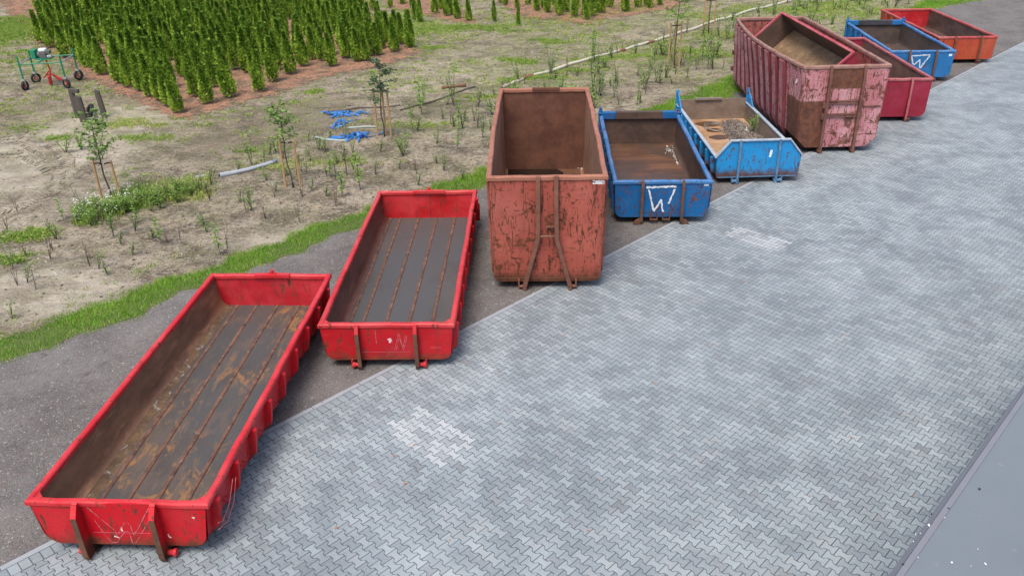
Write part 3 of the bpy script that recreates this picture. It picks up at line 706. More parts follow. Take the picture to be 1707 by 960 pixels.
for y in [.62+.74*i for i in range(8)]:
    m = MB(); s = 1; x = B.side_x(y, .5, s); m.tube([(x, y-.05, .5), (x+.06, y-.05, .46), (x+.06, y+.05, .46), (x, y+.05, .5)], .010, 6); m.build('lashing_hook', mo2, B.root)
m = MB(); x = B.side_x(6.3, .8, 1); m.box((x-.02, 6.1, .62), (x+.1, 6.25, .9)); m.box((x, 6.3, .25), (x+.12, 6.36, .7)); m.build('door_hinge', mo2, B.root, bevel=.01)

# --- C: tall salmon container --------------------------------------
C = Con('roll_off_container', 'tall rusty salmon-red container with a splayed hook frame and torn white sticker', 'container', .769, 16.199, R(-2.1), 7.081, 2.505, 2.57, inset=.10, r=.17, seed=8, bulge=(.05, .02))
moc = paint('salmon_paint', (.33, .072, .048), .62, .8, (.39, .10, .07), .55, seed=7, chips=.8, rustmul=.8, low=.34)
mic = rusty('brown_inner', (.085, .035, .022), (.17, .072, .042), (.28, .135, .08), .25, .8, 21, stretch=(1, .6, 1))
micl = rusty('tan_inner', (.22, .11, .065), (.34, .175, .105), (.42, .24, .15), .3, .8, 22, stretch=(1, .6, 1))
mirm = rusty('salmon_rim', (.27, .105, .066), (.37, .155, .10), (.45, .21, .14), .4, .7, 23, scale=3)
C.sides(moc, micl); C.end(moc, mic, 0, .045, 'front_wall'); C.end(mic, moc, C.L-.055, C.L-.006, 'rear_door')
C.floor(rusty('brown_wet_floor', (.075, .034, .02), (.16, .08, .045), (.24, .12, .06), .3, .55, 24))
C.ring(C.outline(), .055, C.H-.10, C.H+.004, 'rim', mirm, 3); C.ribs([.25+.62*i for i in range(11)], moc, d=.05, w=.06); C.skids(M_skid, M_roller); C.crossbeams(M_skid)
m = MB(); m.box((-.015, C.L-.064, C.zb+.05), (.005, C.L-.056, C.H-.09)); m.build('door_joint', mic, C.root)
latch(C, mic, .38, .05, knob=False)
mpc = rusty('frame_brown', (.13, .055, .036), (.22, .095, .06), (.30, .15, .10), .35, .7, 25, scale=4)
for s in (-1, 1):
    m = MB(); pts = [(s*.185, -.035, C.H+.005), (s*.185, -.075, 1.96), (s*.20, -.085, 1.20), (s*.49, -.085, .10)]
    for (a, b) in zip(pts, pts[1:]):
        a, b = Vector(a), Vector(b); d_ = b-a; mid = (a+b)/2
        ux = Vector((d_.z, 0, -d_.x)).normalized()*.046*(1 if d_.z < 0 else 1); uy = d_.cross(ux).normalized()*.048; m.obox(mid, ux, uy, d_/2*1.012, 0)
    m.box((s*.49-.04, -.125, 0), (s*.49+.04, .12, .12)); m.build('hook_frame', mpc, C.root, bevel=.012)
    m = MB(); x = s*.49
    m.box((x+s*.125-.018, -.08, .05), (x+s*.125+.018, .0, .24)); m.tube([(x+s*.02, -.045, .075), (x+s*.145, -.045, .075)], .035, 10); m.build('roller_bracket', mpc, C.root, bevel=.006)
m = MB(); m.tube([(-.17, -.07, 1.245), (-.13, -.13, 1.285), (0, -.15, 1.295), (.13, -.13, 1.285), (.17, -.07, 1.245)], .025, 8); m.build('hook_bail', mpc, C.root, smooth=True)
m = MB(); m.box((-.03, -.055, 1.44), (.15, -.004, 1.48)); m.box((-.03, -.05, 1.38), (.0, -.004, 1.44)); m.box((.09, -.05, 1.38), (.11, -.004, 1.44)); m.build('hook_stop', mpc, C.root, bevel=.005)
m = MB()   # torn sticker: rows of unreadable remains
for k in range(5):
    x = .93
    while x < 1.15:
        w_ = random.uniform(.01, .05)
        if random.random() < .80: m.box((x, -.0035-.0003*k, 2.385+.029*k), (x+w_, -.001, 2.385+.029*k+random.uniform(.018, .031)))
        x += w_+random.uniform(.0, .006)
m.build('sticker', plain('torn_sticker', (.74, .74, .72), .6, .1, 20), C.root)
for (x0, x1, z) in ((-1.13, 1.13, .245),):
    m = MB(); m.box((x0, -.006, z), (x1, -.001, z+.012)); m.build('weld_line', mpc, C.root)
for s in (-1, 1):
    m = MB(); m.box((s*1.14-.008, -.006, .35), (s*1.14+.008, -.001, 2.44)); m.build('weld_line', mpc, C.root)
m = MB(); m.box((-.195, -.02, 2.35), (-.175, -.083, 2.52)) if False else None

# --- D: dark blue with white W --------------------------------------
D = Con('roll_off_container', 'dark blue container with white painted W, right beside the tall salmon one', 'container', 3.798, 19.594, R(-2.6), 5.835, 2.485, 1.144, inset=.09, r=.17, seed=11)
BLUE = (.006, .095, .27)
mod = paint('blue_paint', BLUE, .56, .6, (.010, .13, .34), .42, seed=13, chips=.5)
mid_ = rusty('blue_inner', (.055, .035, .028), (.12, .068, .046), (.20, .13, .09), .3, .65, 31, stretch=(1, .5, 1.3))
mrd = paint('blue_rim', (.03, .15, .36), .40, .3, (.12, .22, .42), .45, seed=14, chips=.5)
mfd = rusty('blue_floor', (.07, .036, .024), (.17, .08, .042), (.34, .17, .08), .5, .5, 33, wet=(.8, .6, (.065, .048, .040)), stretch=(.35, 1.9, 1))
D.sides(mod, mid_); D.end(mod, mid_, 0, .045, 'front_wall'); D.end(mid_, mod, D.L-.055, D.L-.006, 'rear_door'); D.floor(mfd)
D.ring(D.outline(), .055, D.H-.105, D.H+.004, 'rim', mrd, 5, chamf=.035); D.ribs([.25+.72*i for i in range(8)], mod, d=.08); D.skids(M_skid, M_roller); D.crossbeams(M_skid)
def rearbeam(c, mc, me_, zt=.10):
    m = MB(); m.box((-c.hw*.62, c.L-.14, c.H-.12), (c.hw*.58, c.L+.045, c.H+zt)); m.build('door_beam', mc, c.root, bevel=.012)
    for a, b in ((-c.hw+.02, -c.hw*.62-.003), (c.hw*.58+.003, c.hw-.02)):
        m = MB(); m.box((a, c.L-.137, c.H-.118), (b, c.L+.04, c.H+zt-.005)); m.build('door_beam', me_, c.root, bevel=.012)
    for s in (-1, 1):
        m = MB(); m.box((s*(c.hw+.01)-.06, c.L-.10, .25), (s*(c.hw+.01)+.06, c.L+.05, c.H+zt+.04)); m.build('rear_post', me_, c.root, bevel=.01)
        m = MB(); m.tube([(s*(c.hw+.01), c.L-.03, c.H+zt+.03), (s*(c.hw+.01), c.L-.03, c.H+zt+.12)], .045, 10); m.tube([(s*(c.hw+.01)-.09, c.L-.11, c.H+.06), (s*(c.hw+.01)+.09, c.L-.11, c.H+.06)], .03, 8); m.build('hinge_pin', me_, c.root, bevel=.005)
rearbeam(D, mid_, mod)
for x in (-.50, .50):
    D.post(x, [M_rustpost, M_rustpost], M_rustpost, .11, .033)
    s = -1 if x < 0 else 1; m = MB(); m.prism([(x, .02), (x+s*.20, .02), (x+s*.15, .10), (x, .17)][::s], 'y', -.10, -.02); m.build('foot_bracket', M_rustpost, D.root, bevel=.008)
def ZD(X, Y): return ((X-(445-(Y-600)*.05))/282, 1.144-(Y-590)/251)
mw = spray('white_spray', WHITE, .50)
D.mark([[ZD(*q) for q in pl] for pl in ([(330, 637), (430, 633), (538, 630)],)], mw, width=.048, rag=.5, name='painted_letter')
D.mark([[ZD(*q) for q in pl] for pl in ([(347, 650), (365, 730), (382, 790)], [(382, 795), (412, 755), (436, 715)], [(436, 720), (440, 770), (450, 800)], [(528, 648), (505, 700), (486, 745)])], mw, width=.042, rag=.5, y=-.005, name='painted_letter')
m = MB(); m.box((1.01, -.006, .995), (1.13, -.002, 1.055)); m.build('label_plate', plain('label', (.62, .66, .7), .5, .1, 20), D.root)
for a in (-.28, .03):
    m = MB(); m.box((a, -.05, .09), (a+.20, .0, .13)); m.box((a, -.035, .13), (a+.03, -.0, .30)); m.box((a+.17, -.035, .13), (a+.20, -.0, .30)); m.build('step_bracket', M_rustpost, D.root, bevel=.005)
m = MB(); m.box((-.62, -.006, .29), (.62, -.001, .30)); m.build('weld_line', M_rustpost, D.root)

# --- E: light-blue chamfered skip with rubble -----------------------
E_ = Con('roll_off_container', 'light blue low container with cut-corner end plate, holding rubble and rusty puddles', 'container', 6.944, 22.285, R(.7), 5.588, 2.473, .791, zb=.17, inset=.09, r=.05, seed=15)
LB = (.012, .24, .52)
moe = paint('light_blue_paint', LB, .48, .35, (.02, .26, .56), .45, seed=16, chips=1.0, low=.33)
mie = rusty('grey_brown_inner', (.15, .105, .075), (.25, .18, .13), (.33, .25, .19), .35, .75, 41, stretch=(1, .5, 1.5))
mre = paint('worn_blue_rim', (.12, .30, .50), .50, .5, (.36, .40, .42), .5, seed=17, chips=1.0)
mre = rusty('worn_rim', (.26, .32, .38), (.42, .45, .47), (.13, .27, .46), .4, .6, 43, scale=5)
mfe = rusty('orange_floor', (.26, .13, .06), (.48, .32, .19), (.50, .24, .08), .6, .6, 44, scale=1.2)
E_.sides(moe, mie); E_.floor(mfe)
c = E_; PT = 1.24; hi_ = c.hw-.36
poly = [(c.hw-.0, c.H-.03), (c.halfw(c.zb), c.zb), (-c.halfw(c.zb), c.zb), (-c.hw, c.H-.03), (-hi_, PT), (hi_, PT)]
m = MB(); n = 6; va = [(x, 0, z) for x, z in poly]; vb = [(x, .045, z) for x, z in poly]
m.add(va+vb, [tuple(range(6))], 0); m.add(va+vb, [tuple(range(6, 12))[::-1]], 1); m.add(va+vb, [(i, 6+i, 6+(i+1) % 6, (i+1) % 6) for i in range(6)], 0)
m.build('front_wall', [moe, mie], c.root)
m = MB(); pth = [(-c.hw-.03, 0.0, c.H-.02), (-hi_, .0, PT), (hi_, .0, PT), (c.hw+.03, 0.0, c.H-.02)]
for a, b in zip(pth, pth[1:]):
    a, b = Vector(a), Vector(b); d_ = (b-a); u_ = d_.normalized(); m.obox((a+b)/2+Vector((0, .01, 0)), d_/2+u_*.015, (0, .05, 0), Vector((-u_.z, 0, u_.x))*.022)
m.build('rim', mre, c.root, bevel=.008)
m = MB()
for s in (-1, 1): m.box((s*(c.hw-.01)-.05, .045, c.H-.06), (s*(c.hw-.01)+.05, c.L, c.H-.012))
m.build('side_rail', mre, c.root, bevel=.012)
c.ribs([.35+.7*i for i in range(8)], moe, d=.09); c.skids(M_skid, M_roller); c.crossbeams(M_skid)
c.end(mie, moe, c.L-.055, c.L-.006, 'rear_door', top=.90); latch(c, rusty('steel_bar', (.16, .12, .10), (.27, .22, .19), (.36, .32, .30), .3, .6, 46), .45, -.15, knob=False, z=.93)
for s in (-1, 1):
    m = MB(); pl = [(c.L-.75, c.H-.02), (c.L-.02, c.H-.02), (c.L-.02, c.H+.42), (c.L-.42, c.H+.22)]
    m.prism(pl, 'x', s*(c.hw+.0)-.02, s*(c.hw+.0)+.02); m.build('rear_ear', moe, c.root, bevel=.006)
    m = MB(); m.box((s*c.hw-.045, c.L-.07, .3), (s*c.hw+.045, c.L+.03, c.H+.44)); m.build('rear_post', moe, c.root, bevel=.008)
mpe = rusty('blue_worn_post', (.05, .15, .28), (.13, .24, .36), (.13, .10, .09), .5, .6, 48, scale=5)
for x in (-.56, .53):
    m = MB(); m.box((x-.032, -.075, .10), (x+.032, -.002, PT+.02)); m.box((x-.05, -.06, .0), (x+.05, .12, .12)); m.build('front_post', mpe, c.root, bevel=.008)
    c.roller(x, -1 if x < 0 else 1, mpe, mpe, z=.08)
m = MB(); m.box((-1.1, -.012, .172), (1.1, -.001, .20)); m.build('weld_line', mpe, c.root)
mwe = spray('white_smear', (.75, .8, .82), .42)
c.mark([[(.30, .74), (.33, .95)]], mwe, width=.055, rag=.5, name='paint_spot')
# contents
def mound(cx, cy, ax, ay, h, n=26, seed=0):
    V = []; F = []
    for j in range(n):
        for i in range(n):
            x, y = -1+2*i/(n-1), -1+2*j/(n-1); r_ = math.hypot(x, y)
            z = max(0, 1-r_**1.6)*h*(1+.25*noise1(x*5+y*3, seed))+.02*noise1(x*17+9*y, seed) - .03
            V.append((cx+x*ax, cy+y*ay, z))
    for j in range(n-1):
        for i in range(n-1): F.append((j*n+i, j*n+i+1, (j+1)*n+i+1, (j+1)*n+i))
    return V, F
def stones(name, pts, smin, smax, mat, tones=(0, 1), parent=None, flat=.6):
    V = []; F = []; T = []; base = np.array([(1,0,0),(-1,0,0),(0,1,0),(0,-1,0),(0,0,1),(0,0,-1)], float)
    fc = np.array([(0,2,4),(2,1,4),(1,3,4),(3,0,4),(2,0,5),(1,2,5),(3,1,5),(0,3,5)])
    for p in pts:
        s = random.uniform(smin, smax); b = base*rng.uniform(.5, 1.2, (6, 1))*s; b[:, 2] *= flat; a = random.uniform(0, 6.28)
        ca, sa = math.cos(a), math.sin(a); b = b@np.array([[ca, sa, 0], [-sa, ca, 0], [0, 0, 1]])
        F.append(fc+len(V)*6); V.append(b+np.array(p)); T += [random.uniform(*tones)]*8
    return fast(name, np.concatenate(V), np.concatenate(F), T, mat, parent)
M_stone = leafmat('mixed_stone', [(0, (.08, .055, .04)), (.5, (.20, .16, .125)), (.85, (.36, .33, .29)), (1, (.62, .60, .56))], .85, 0)
cw = lambda q: Vector((c.x+q[0]*math.cos(c.yaw)-q[1]*math.sin(c.yaw), c.y+q[0]*math.sin(c.yaw)+q[1]*math.cos(c.yaw), q[2]))
zf = c.zb+.053
V, F = mound(.60, 3.2, .60, 2.3, .22, seed=4)
m = MB(); m.add([cw((x, y, z+zf)) for x, y, z in V], F, 0); o = m.build('rubble_pile', rusty('rubble_soil', (.10, .075, .055), (.19, .15, .115), (.32, .28, .24), .4, .95, 50, scale=9), smooth=True)
tag(o, kind='stuff')
pts = []
for k in range(3200):
    x, y = random.gauss(0, .5), random.gauss(0, .5); r_ = math.hypot(x, y)
    if r_ > 1.05: continue
    q = (.60+x*.58, 3.2+y*2.4, zf+max(0, 1-r_**1.6)*.22+.005); 
    if q[0] < 1.1 and .1 < q[1] < 5.4: pts.append(cw(q))
tag(stones('rubble_stones', pts, .010, .040, M_stone, (0, .8)), kind='stuff')
for (px, py, rx, ry) in [(1181, 207, .42, .20), (1190, 217, .26, .14), (1199, 229, .30, .17)]:
    q = c.loc(px, py, zf+.003); m = MB()
    pp = [(q.x+rx*math.cos(t)*(1+.12*math.sin(3*t+px)), q.y+ry*1.5*math.sin(t)*(1+.1*math.sin(2*t))) for t in [k*2*math.pi/40 for k in range(40)]]
    m.add([cw((a, b, zf+.004)) for a, b in pp], [tuple(range(40))]); o = m.build('puddle', globals().get('M_pud') or globals().setdefault('M_pud', plain('rusty_water', (.09, .045, .018), .25, .3, 4, .02)))
    tag(o, kind='stuff')
q = c.loc(1195, 214, zf)
m = MB()
for k in range(4):
    pts = []; rr = random.uniform(.30, .42); ox, oy = random.uniform(-.06, .06), random.uniform(-.06, .06)
    for t in range(33):
        a = t*2*math.pi/32; pts.append((rr*math.cos(a)+ox, rr*1.15*math.sin(a)+oy, .03+.025*math.sin(2*a+k)+.012*k))
    m.tube(pts, .008, 5)
m.tube([(.3, .1, .05), (.5, -.1, .08), (.62, .05, .06), (.75, -.05, .05)], .008, 5)
o = m.build('wire_coil', plain('wire', (.30, .27, .24), .45, .3, 10, metal=.4), loc=cw((q.x, q.y, zf)), smooth=True); tag(o, 'loose coil of grey wire lying on the rusty floor of the light blue container', 'wire')
q = c.loc(1244, 226, zf+.05); m = MB()
m.tube([(0, 0, 0), (0, 0, .01), (0, 0, .16), (0, 0, .21), (0, 0, .23), (0, 0, .27)], [.035, .042, .042, .016, .014, .014], 12)
o = m.build('bottle', plain('milky_bottle', (.72, .68, .58), .35, .1, 10), loc=cw((q.x, q.y, zf+.08)), smooth=True); o.rotation_euler = (.25, -.15, 0); tag(o, 'pale empty bottle standing in the rubble of the light blue container', 'bottle')

# D's rubbish
pts = []
for k in range(90):
    if k < 45: q = D.loc(random.gauss(1117, 4), random.gauss(250, 3), .22)
    else:
        t = random.random(); q = D.loc(1121+t*9+random.gauss(0, .8), 253+t*23, .22)
    pts.append(Vector((D.x+q.x*math.cos(D.yaw)-q.y*math.sin(D.yaw), D.y+q.x*math.sin(D.yaw)+q.y*math.cos(D.yaw), .235)))
tag(stones('plaster_bits', pts, .012, .05, M_stone, (.7, 1)), kind='stuff')
q = at(1084, 289, .222); pts = [q+Vector((random.gauss(0, .08), random.gauss(0, .08), 0)) for k in range(10)]
# C's water pool and bits
def pool(px, py, rx, ry, mat, z, cc):
    q = at(px, py, z); m = MB()
    pp = [(q.x+rx*math.cos(t)*(1+.12*math.sin(3*t+px)), q.y+ry*math.sin(t)*(1+.1*math.sin(2*t)), z) for t in [k*2*math.pi/40 for k in range(40)]]
    m.add(pp, [tuple(range(40))]); tag(m.build('puddle', mat), kind='stuff')
M_pd = plain('dark_water', (.018, .012, .010), .10, .3, 4, .02)
pool(901, 288, .60, .55, M_pd, .225, C); pool(860, 284, .38, .8, M_pd, .226, C)
tag(stones('plaster_bits', [at(968+random.gauss(0, 1.5), 280+random.gauss(0, 1.2), .24) for k in range(14)], .02, .05, M_stone, (.9, 1)), kind='stuff')

# --- F: tall pink container ------------------------------------------
Fc = Con('roll_off_container', 'tall faded pink rust-patched container with another skip lying tilted inside it', 'container', 9.99, 24.728, R(0), 8.012, 2.603, 2.652, inset=.12, r=.26, seed=18, bulge=(.34, .04), cham=True)
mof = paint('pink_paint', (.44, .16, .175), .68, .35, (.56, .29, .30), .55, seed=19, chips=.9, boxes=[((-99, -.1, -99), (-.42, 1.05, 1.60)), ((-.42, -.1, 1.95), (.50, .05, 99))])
mof_g = paint('pink_groove_shade', (.16, .03, .04), .5, .5, (.24, .05, .06), .6, seed=37, chips=.6, boxes=[((-99, -.1, -99), (-.42, 1.05, 1.60))])  # darker copy of the pink: shade of the grooves put into the colour
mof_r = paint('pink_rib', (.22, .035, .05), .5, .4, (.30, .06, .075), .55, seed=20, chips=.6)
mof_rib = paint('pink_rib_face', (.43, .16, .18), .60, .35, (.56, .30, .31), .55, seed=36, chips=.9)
mif = paint('pink_inner', (.36, .10, .09), .8, .6, (.42, .13, .11), .6, seed=21, chips=.8)
mrf = rusty('pink_rim', (.22, .11, .085), (.34, .19, .15), (.42, .25, .20), .4, .7, 61, scale=4)
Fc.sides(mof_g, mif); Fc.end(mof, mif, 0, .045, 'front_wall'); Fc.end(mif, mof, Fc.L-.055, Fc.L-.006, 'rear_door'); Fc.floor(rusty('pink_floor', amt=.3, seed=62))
Fc.ring(Fc.outline(), .055, Fc.H-.11, Fc.H+.004, 'rim', mrf, 7, chamf=.03)
for s in (-1, 1):
    m = MB(); vs = []
    for z in (Fc.H-.12, 1.5, .45):
        for y in (.03, 1.18): x = Fc.side_x(y, z, s); vs += [(s*(x-.02), y, z), (s*(x+.028), y+(-.0 if y < .1 else -.03), z)]
    vs2 = []
    for i in range(3): a, b, c2, d2 = vs[i*4:i*4+4]; vs2 += [a, b, d2, c2]
    m.add(vs2, [(i*4+q_, i*4+(q_+1) % 4, (i+1)*4+(q_+1) % 4, (i+1)*4+q_)[::-s] for i in range(2) for q_ in range(4)]+[(3, 2, 1, 0)[::-s], (8, 9, 10, 11)[::-s]]); m.build('corner_panel', mof, Fc.root)
    for k in range(10):
        y = 1.45+.66*k
        m = MB(); w_ = .225; vs = []
        for z, dd in ((Fc.H-.12, .10), (Fc.H-.5, .10), (1.4, .10), (.6, .10), (.45, .09), (.22, -.06)):
            x = Fc.side_x(y, max(z, .44), s); vs += [(s*(x-.03), y-w_, z), (s*(x+dd), y-w_*.88, z), (s*(x+dd), y+w_*.88, z), (s*(x-.03), y+w_, z)]
        fs = [(i*4+q_, i*4+(q_+1) % 4, (i+1)*4+(q_+1) % 4, (i+1)*4+q_)[::s] for i in range(5) for q_ in range(4)]+[(3, 2, 1, 0)[::s], (20, 21, 22, 23)[::s]]
        m.add(vs, fs); m.m = [0 if (i_ < 20 and i_ % 4 == 1) else 1 for i_ in range(len(fs))]; m.build('side_rib', [mof_rib, mof_g], Fc.root, bevel=.01, seg=1)  # rib flanks take the darkened groove colour too, so the recesses show
Fc.skids(M_skid, M_roller); Fc.crossbeams(M_skid)
mpf = rusty('post_brown', (.11, .045, .032), (.20, .09, .065), (.36, .17, .14), .4, .7, 63, scale=4)
for x in (-.47, .53):
    m = MB(); m.box((x-.042, -.12, .02), (x+.042, -.001, 2.1)); m.prism([(-.001, 2.1), (-.12, 2.1), (-.07, 2.62), (-.001, 2.66)][::-1], 'x', x-.04, x+.04); m.box((x-.04, -.10, 0), (x+.04, .15, .15)); m.build('front_post', mpf, Fc.root, bevel=.01)
    m = MB(); m.tube([(x-.07, -.04, .06), (x+.07, -.04, .06)], .055, 12); m.build('front_roller', M_roller, Fc.root)
for z in (1.60, 1.52, 1.20, 1.12):
    m = MB(); m.box((-.425, -.045, z-.02), (.485, -.002, z+.02)); m.build('cross_bar', mpf, Fc.root, bevel=.006)
for x, z in ((-.53, 1.5), (.59, 1.55), (-.53, 1.15), (.59, 1.22)):
    m = MB(); m.box((x-.045, -.09, z-.10), (x+.045, -.002, z+.07)); m.build('hook_plate', mpf, Fc.root, bevel=.01)
m = MB(); m.box((.64, -.03, 1.40), (1.18, -.002, 1.44)); m.build('cross_bar', mpf, Fc.root, bevel=.006)
m = MB(); y0 = .52; x = -Fc.side_x(y0, 2.1, -1); pl = [(y0+a*.09*(1+.3*math.sin(5*a+b)), 2.12+b*.10) for a, b in [(math.cos(t), math.sin(t)) for t in [k*.5 for k in range(12)]]]
m.prism(pl, 'x', x-.008, x+.02); m.build('sticker', M_white, Fc.root)
for z in (.7, 1.3, 1.9):
    m = MB(); m.box((-1.33, 7.78, z), (-1.22, 7.98, z+.16)); m.build('door_hinge', mpf, Fc.root, bevel=.01)

# --- inner tilted skip (rests inside F) -------------------------------
ang = R(42); P2 = Vector((Fc.x+.60, Fc.y+1.27, 2.76)); P1 = Vector((Fc.x+.06, Fc.y+6.9, 3.0))
Yv = (P1-P2).normalized(); Xv = Vector((math.cos(ang), 0, math.sin(ang))); Xv = (Xv-Yv*Xv.dot(Yv)).normalized(); Zv = Xv.cross(Yv)
iL, iW, iD = (P1-P2).length, 1.72, .88
iroot = empty('small_skip', (0, 0, 0), 0, 'small crimson-rimmed skip lying tilted inside the tall pink container', 'container')
iroot.matrix_world = Matrix(((Xv.x, Yv.x, Zv.x, P2.x), (Xv.y, Yv.y, Zv.y, P2.y), (Xv.z, Yv.z, Zv.z, P2.z), (0, 0, 0, 1))) @ Matrix.Translation((-iW/2, 0, -iD))
mi_p = paint('crimson_skip', (.30, .025, .05), .3, .3, (.36, .05, .07), .5, seed=23, chips=.3)
mi_r = paint('crimson_rim', (.38, .06, .08), .2, .3, (.45, .13, .14), .5, seed=24, chips=.4)
mi_i = rusty('skip_inner', (.075, .045, .032), (.135, .085, .06), (.20, .12, .08), .2, .8, 71)
mi_f = rusty('skip_floor', (.13, .075, .04), (.30, .20, .11), (.40, .28, .17), .5, .85, 72, scale=2, stretch=(1, .7, 1), pale=(.22, .12, .05), paleamt=.6)
t = .03; hw = iW/2
for s in (-1, 1):
    m = MB(); m.prism([(0, .0), (iL, .0), (iL, iD-.03), (0, iD-.03)], 'x', s*hw-t if s > 0 else -hw, s*hw if s > 0 else -hw+t)
    m.m = [1 if k in (7 if s < 0 else 6,) else 0 for k in range(len(m.f))]
    # inner face gets the inner material
    m.m = []
    for f in m.f:
        xs_ = [m.v[i][0] for i in f]; m.m.append(1 if max(xs_)-min(xs_) < 1e-6 and abs(abs(xs_[0])-(hw-t)) < 1e-4 else 0)
    m.build('side_wall', [mi_p, mi_i], iroot)
for y0, y1, nm in ((.0, t, 'end_wall'), (iL-t, iL, 'end_wall')):
    m = MB(); m.prism([(-hw+t, 0), (hw-t, 0), (hw-t, iD-.03), (-hw+t, iD-.03)], 'y', y0+.001, y1-.001)
    m.m = []
    for f in m.f:
        ys_ = [m.v[i][1] for i in f]; m.m.append(1 if max(ys_)-min(ys_) < 1e-6 and .01 < ys_[0] < iL-.01 else 0)
    m.build(nm, [mi_p, mi_i], iroot)
m = MB(); m.box((-hw+t, t, .0), (hw-t, iL-t, .03)); m.build('floor', mi_f, iroot)
for z0, z1 in ((iD-.07, iD),):
    m = MB(); e = .04
    m.box((-hw-e, -e, z0), (hw+e, t+.01, z1)); m.box((-hw-e, iL-t-.01, z0), (hw+e, iL+e, z1)); m.box((-hw-e, t+.01, z0), (-hw+t+.01, iL-t-.01, z1)); m.box((hw-t-.01, t+.01, z0), (hw+e, iL-t-.01, z1)); m.build('rim', mi_r, iroot, bevel=.008)

# --- G: crimson -------------------------------------------------------
Gc = Con('roll_off_container', 'crimson open container half hidden between the tall pink one and the far blue one', 'container', 12.882, 27.747, R(-2.6), 6.776, 2.53, 1.46, inset=.10, r=.2, seed=25)
mog = paint('crimson_paint', (.25, .016, .034), .20, .25, (.31, .03, .06), .45, seed=26, chips=.6)
mig = rusty('crimson_inner', (.12, .065, .05), (.22, .125, .095), (.30, .18, .13), .25, .8, 81, stretch=(1, .5, 1))
mrg = paint('crimson_rail', (.36, .09, .10), .4, .4, (.42, .15, .14), .5, seed=27, chips=.6)
std(Gc, mog, mig, mrg, mog, rusty('g_floor', amt=.3, seed=82), mse, (-.6, 0, .6), [.3+.7*i for i in range(9)], .08)
for x in (-.53, .53): Gc.post(x, [mrg, mrg], mog, .11, .036); Gc.roller(x, -1 if x < 0 else 1, M_roller, None)

# --- H: far blue with W -------------------------------------------------
Hc = Con('roll_off_container', 'far blue container with white painted W, between the crimson and orange-red ones', 'container', 16.185, 32.972, R(-4.7), 6.063, 2.518, 1.199, inset=.10, r=.2, seed=28)
moh = paint('blue_paint_h', (.012, .125, .30), .22, .4, (.03, .16, .40), .45, seed=29, chips=.3)
mih = rusty('h_inner', (.06, .042, .035), (.12, .085, .068), (.22, .17, .14), .25, .7, 91, stretch=(1, .5, 1.2))
mrh = paint('blue_rim_h', (.035, .16, .40), .35, .4, (.12, .25, .44), .45, seed=30, chips=.6)
std(Hc, moh, mih, mrh, mih, rusty('h_floor', (.045, .035, .03), (.10, .065, .05), (.2, .1, .06), amt=.3, seed=92), mse, (-.6, 0, .6), [.3+.7*i for i in range(8)], .09)
rearbeam(Hc, rusty('dark_beam', (.03, .03, .035), (.06, .06, .07), (.1, .1, .11), .3, .7, 93), moh, .08)
for x in (-.51, .49): Hc.post(x, [M_rustpost, M_rustpost], M_rustpost, .11, .036); Hc.roller(x, -1 if x < 0 else 1, M_roller, None)
def ZH(X, Y): return ((X-1148)/142, 1.199-(Y-270)/141)
Hc.mark([[ZH(*q) for q in pl] for pl in ([(1088, 299), (1140, 296), (1188, 294)],)], spray('faded_white', (.55, .62, .68), .50), width=.045, rag=.5, name='painted_letter')
Hc.mark([[ZH(*q) for q in pl] for pl in ([(1090, 302), (1098, 325), (1108, 348)], [(1110, 348), (1125, 332), (1138, 318)], [(1138, 320), (1141, 345), (1146, 366)], [(1185, 300), (1166, 332), (1147, 366)])], spray('faded_white', (.55, .62, .68), .50), width=.05, rag=.5, y=-.005, name='painted_letter')
m = MB(); m.box((.98, -.006, .98), (1.10, -.002, 1.06)); m.build('label_plate', plain('label', (.66, .7, .72), .5, .1, 20), Hc.root)

# --- I: farthest red ----------------------------------------------------
Ic = Con('roll_off_container', 'farthest low container with an orange-red front and bright red walls', 'container', 19.338, 35.787, R(-2.7), 6.885, 2.477, 1.108, inset=.10, r=.15, seed=31)
moi = paint('orange_red_paint', (.38, .055, .025), .30, .5, (.43, .08, .035), .5, seed=32, chips=.4)
mii = rusty('i_inner', (.06, .034, .026), (.14, .085, .06), (.26, .18, .13), .3, .75, 95, stretch=(1, .5, 1.2))
mri = paint('rim_i', (.42, .06, .06), .35, .4, (.47, .14, .12), .5, seed=33, chips=.5)
std(Ic, moi, mii, mri, paint('i_back', (.42, .012, .018), .3, .3, seed=35), rusty('i_floor', (.05, .035, .03), (.10, .065, .05), amt=.3, seed=96), mse, (-.6, 0, .6), [.3+.72*i for i in range(9)], .09)
for x in (-.53, .53): Ic.post(x, [M_rustpost, M_rustpost], moi, .11, .036); Ic.roller(x, -1 if x < 0 else 1, M_roller, None)
for o in bpy.data.objects: 
    if o.get('category') == 'container' and o.name.startswith('roll_off'): o['group'] = 'open containers standing in a row along the paved yard'

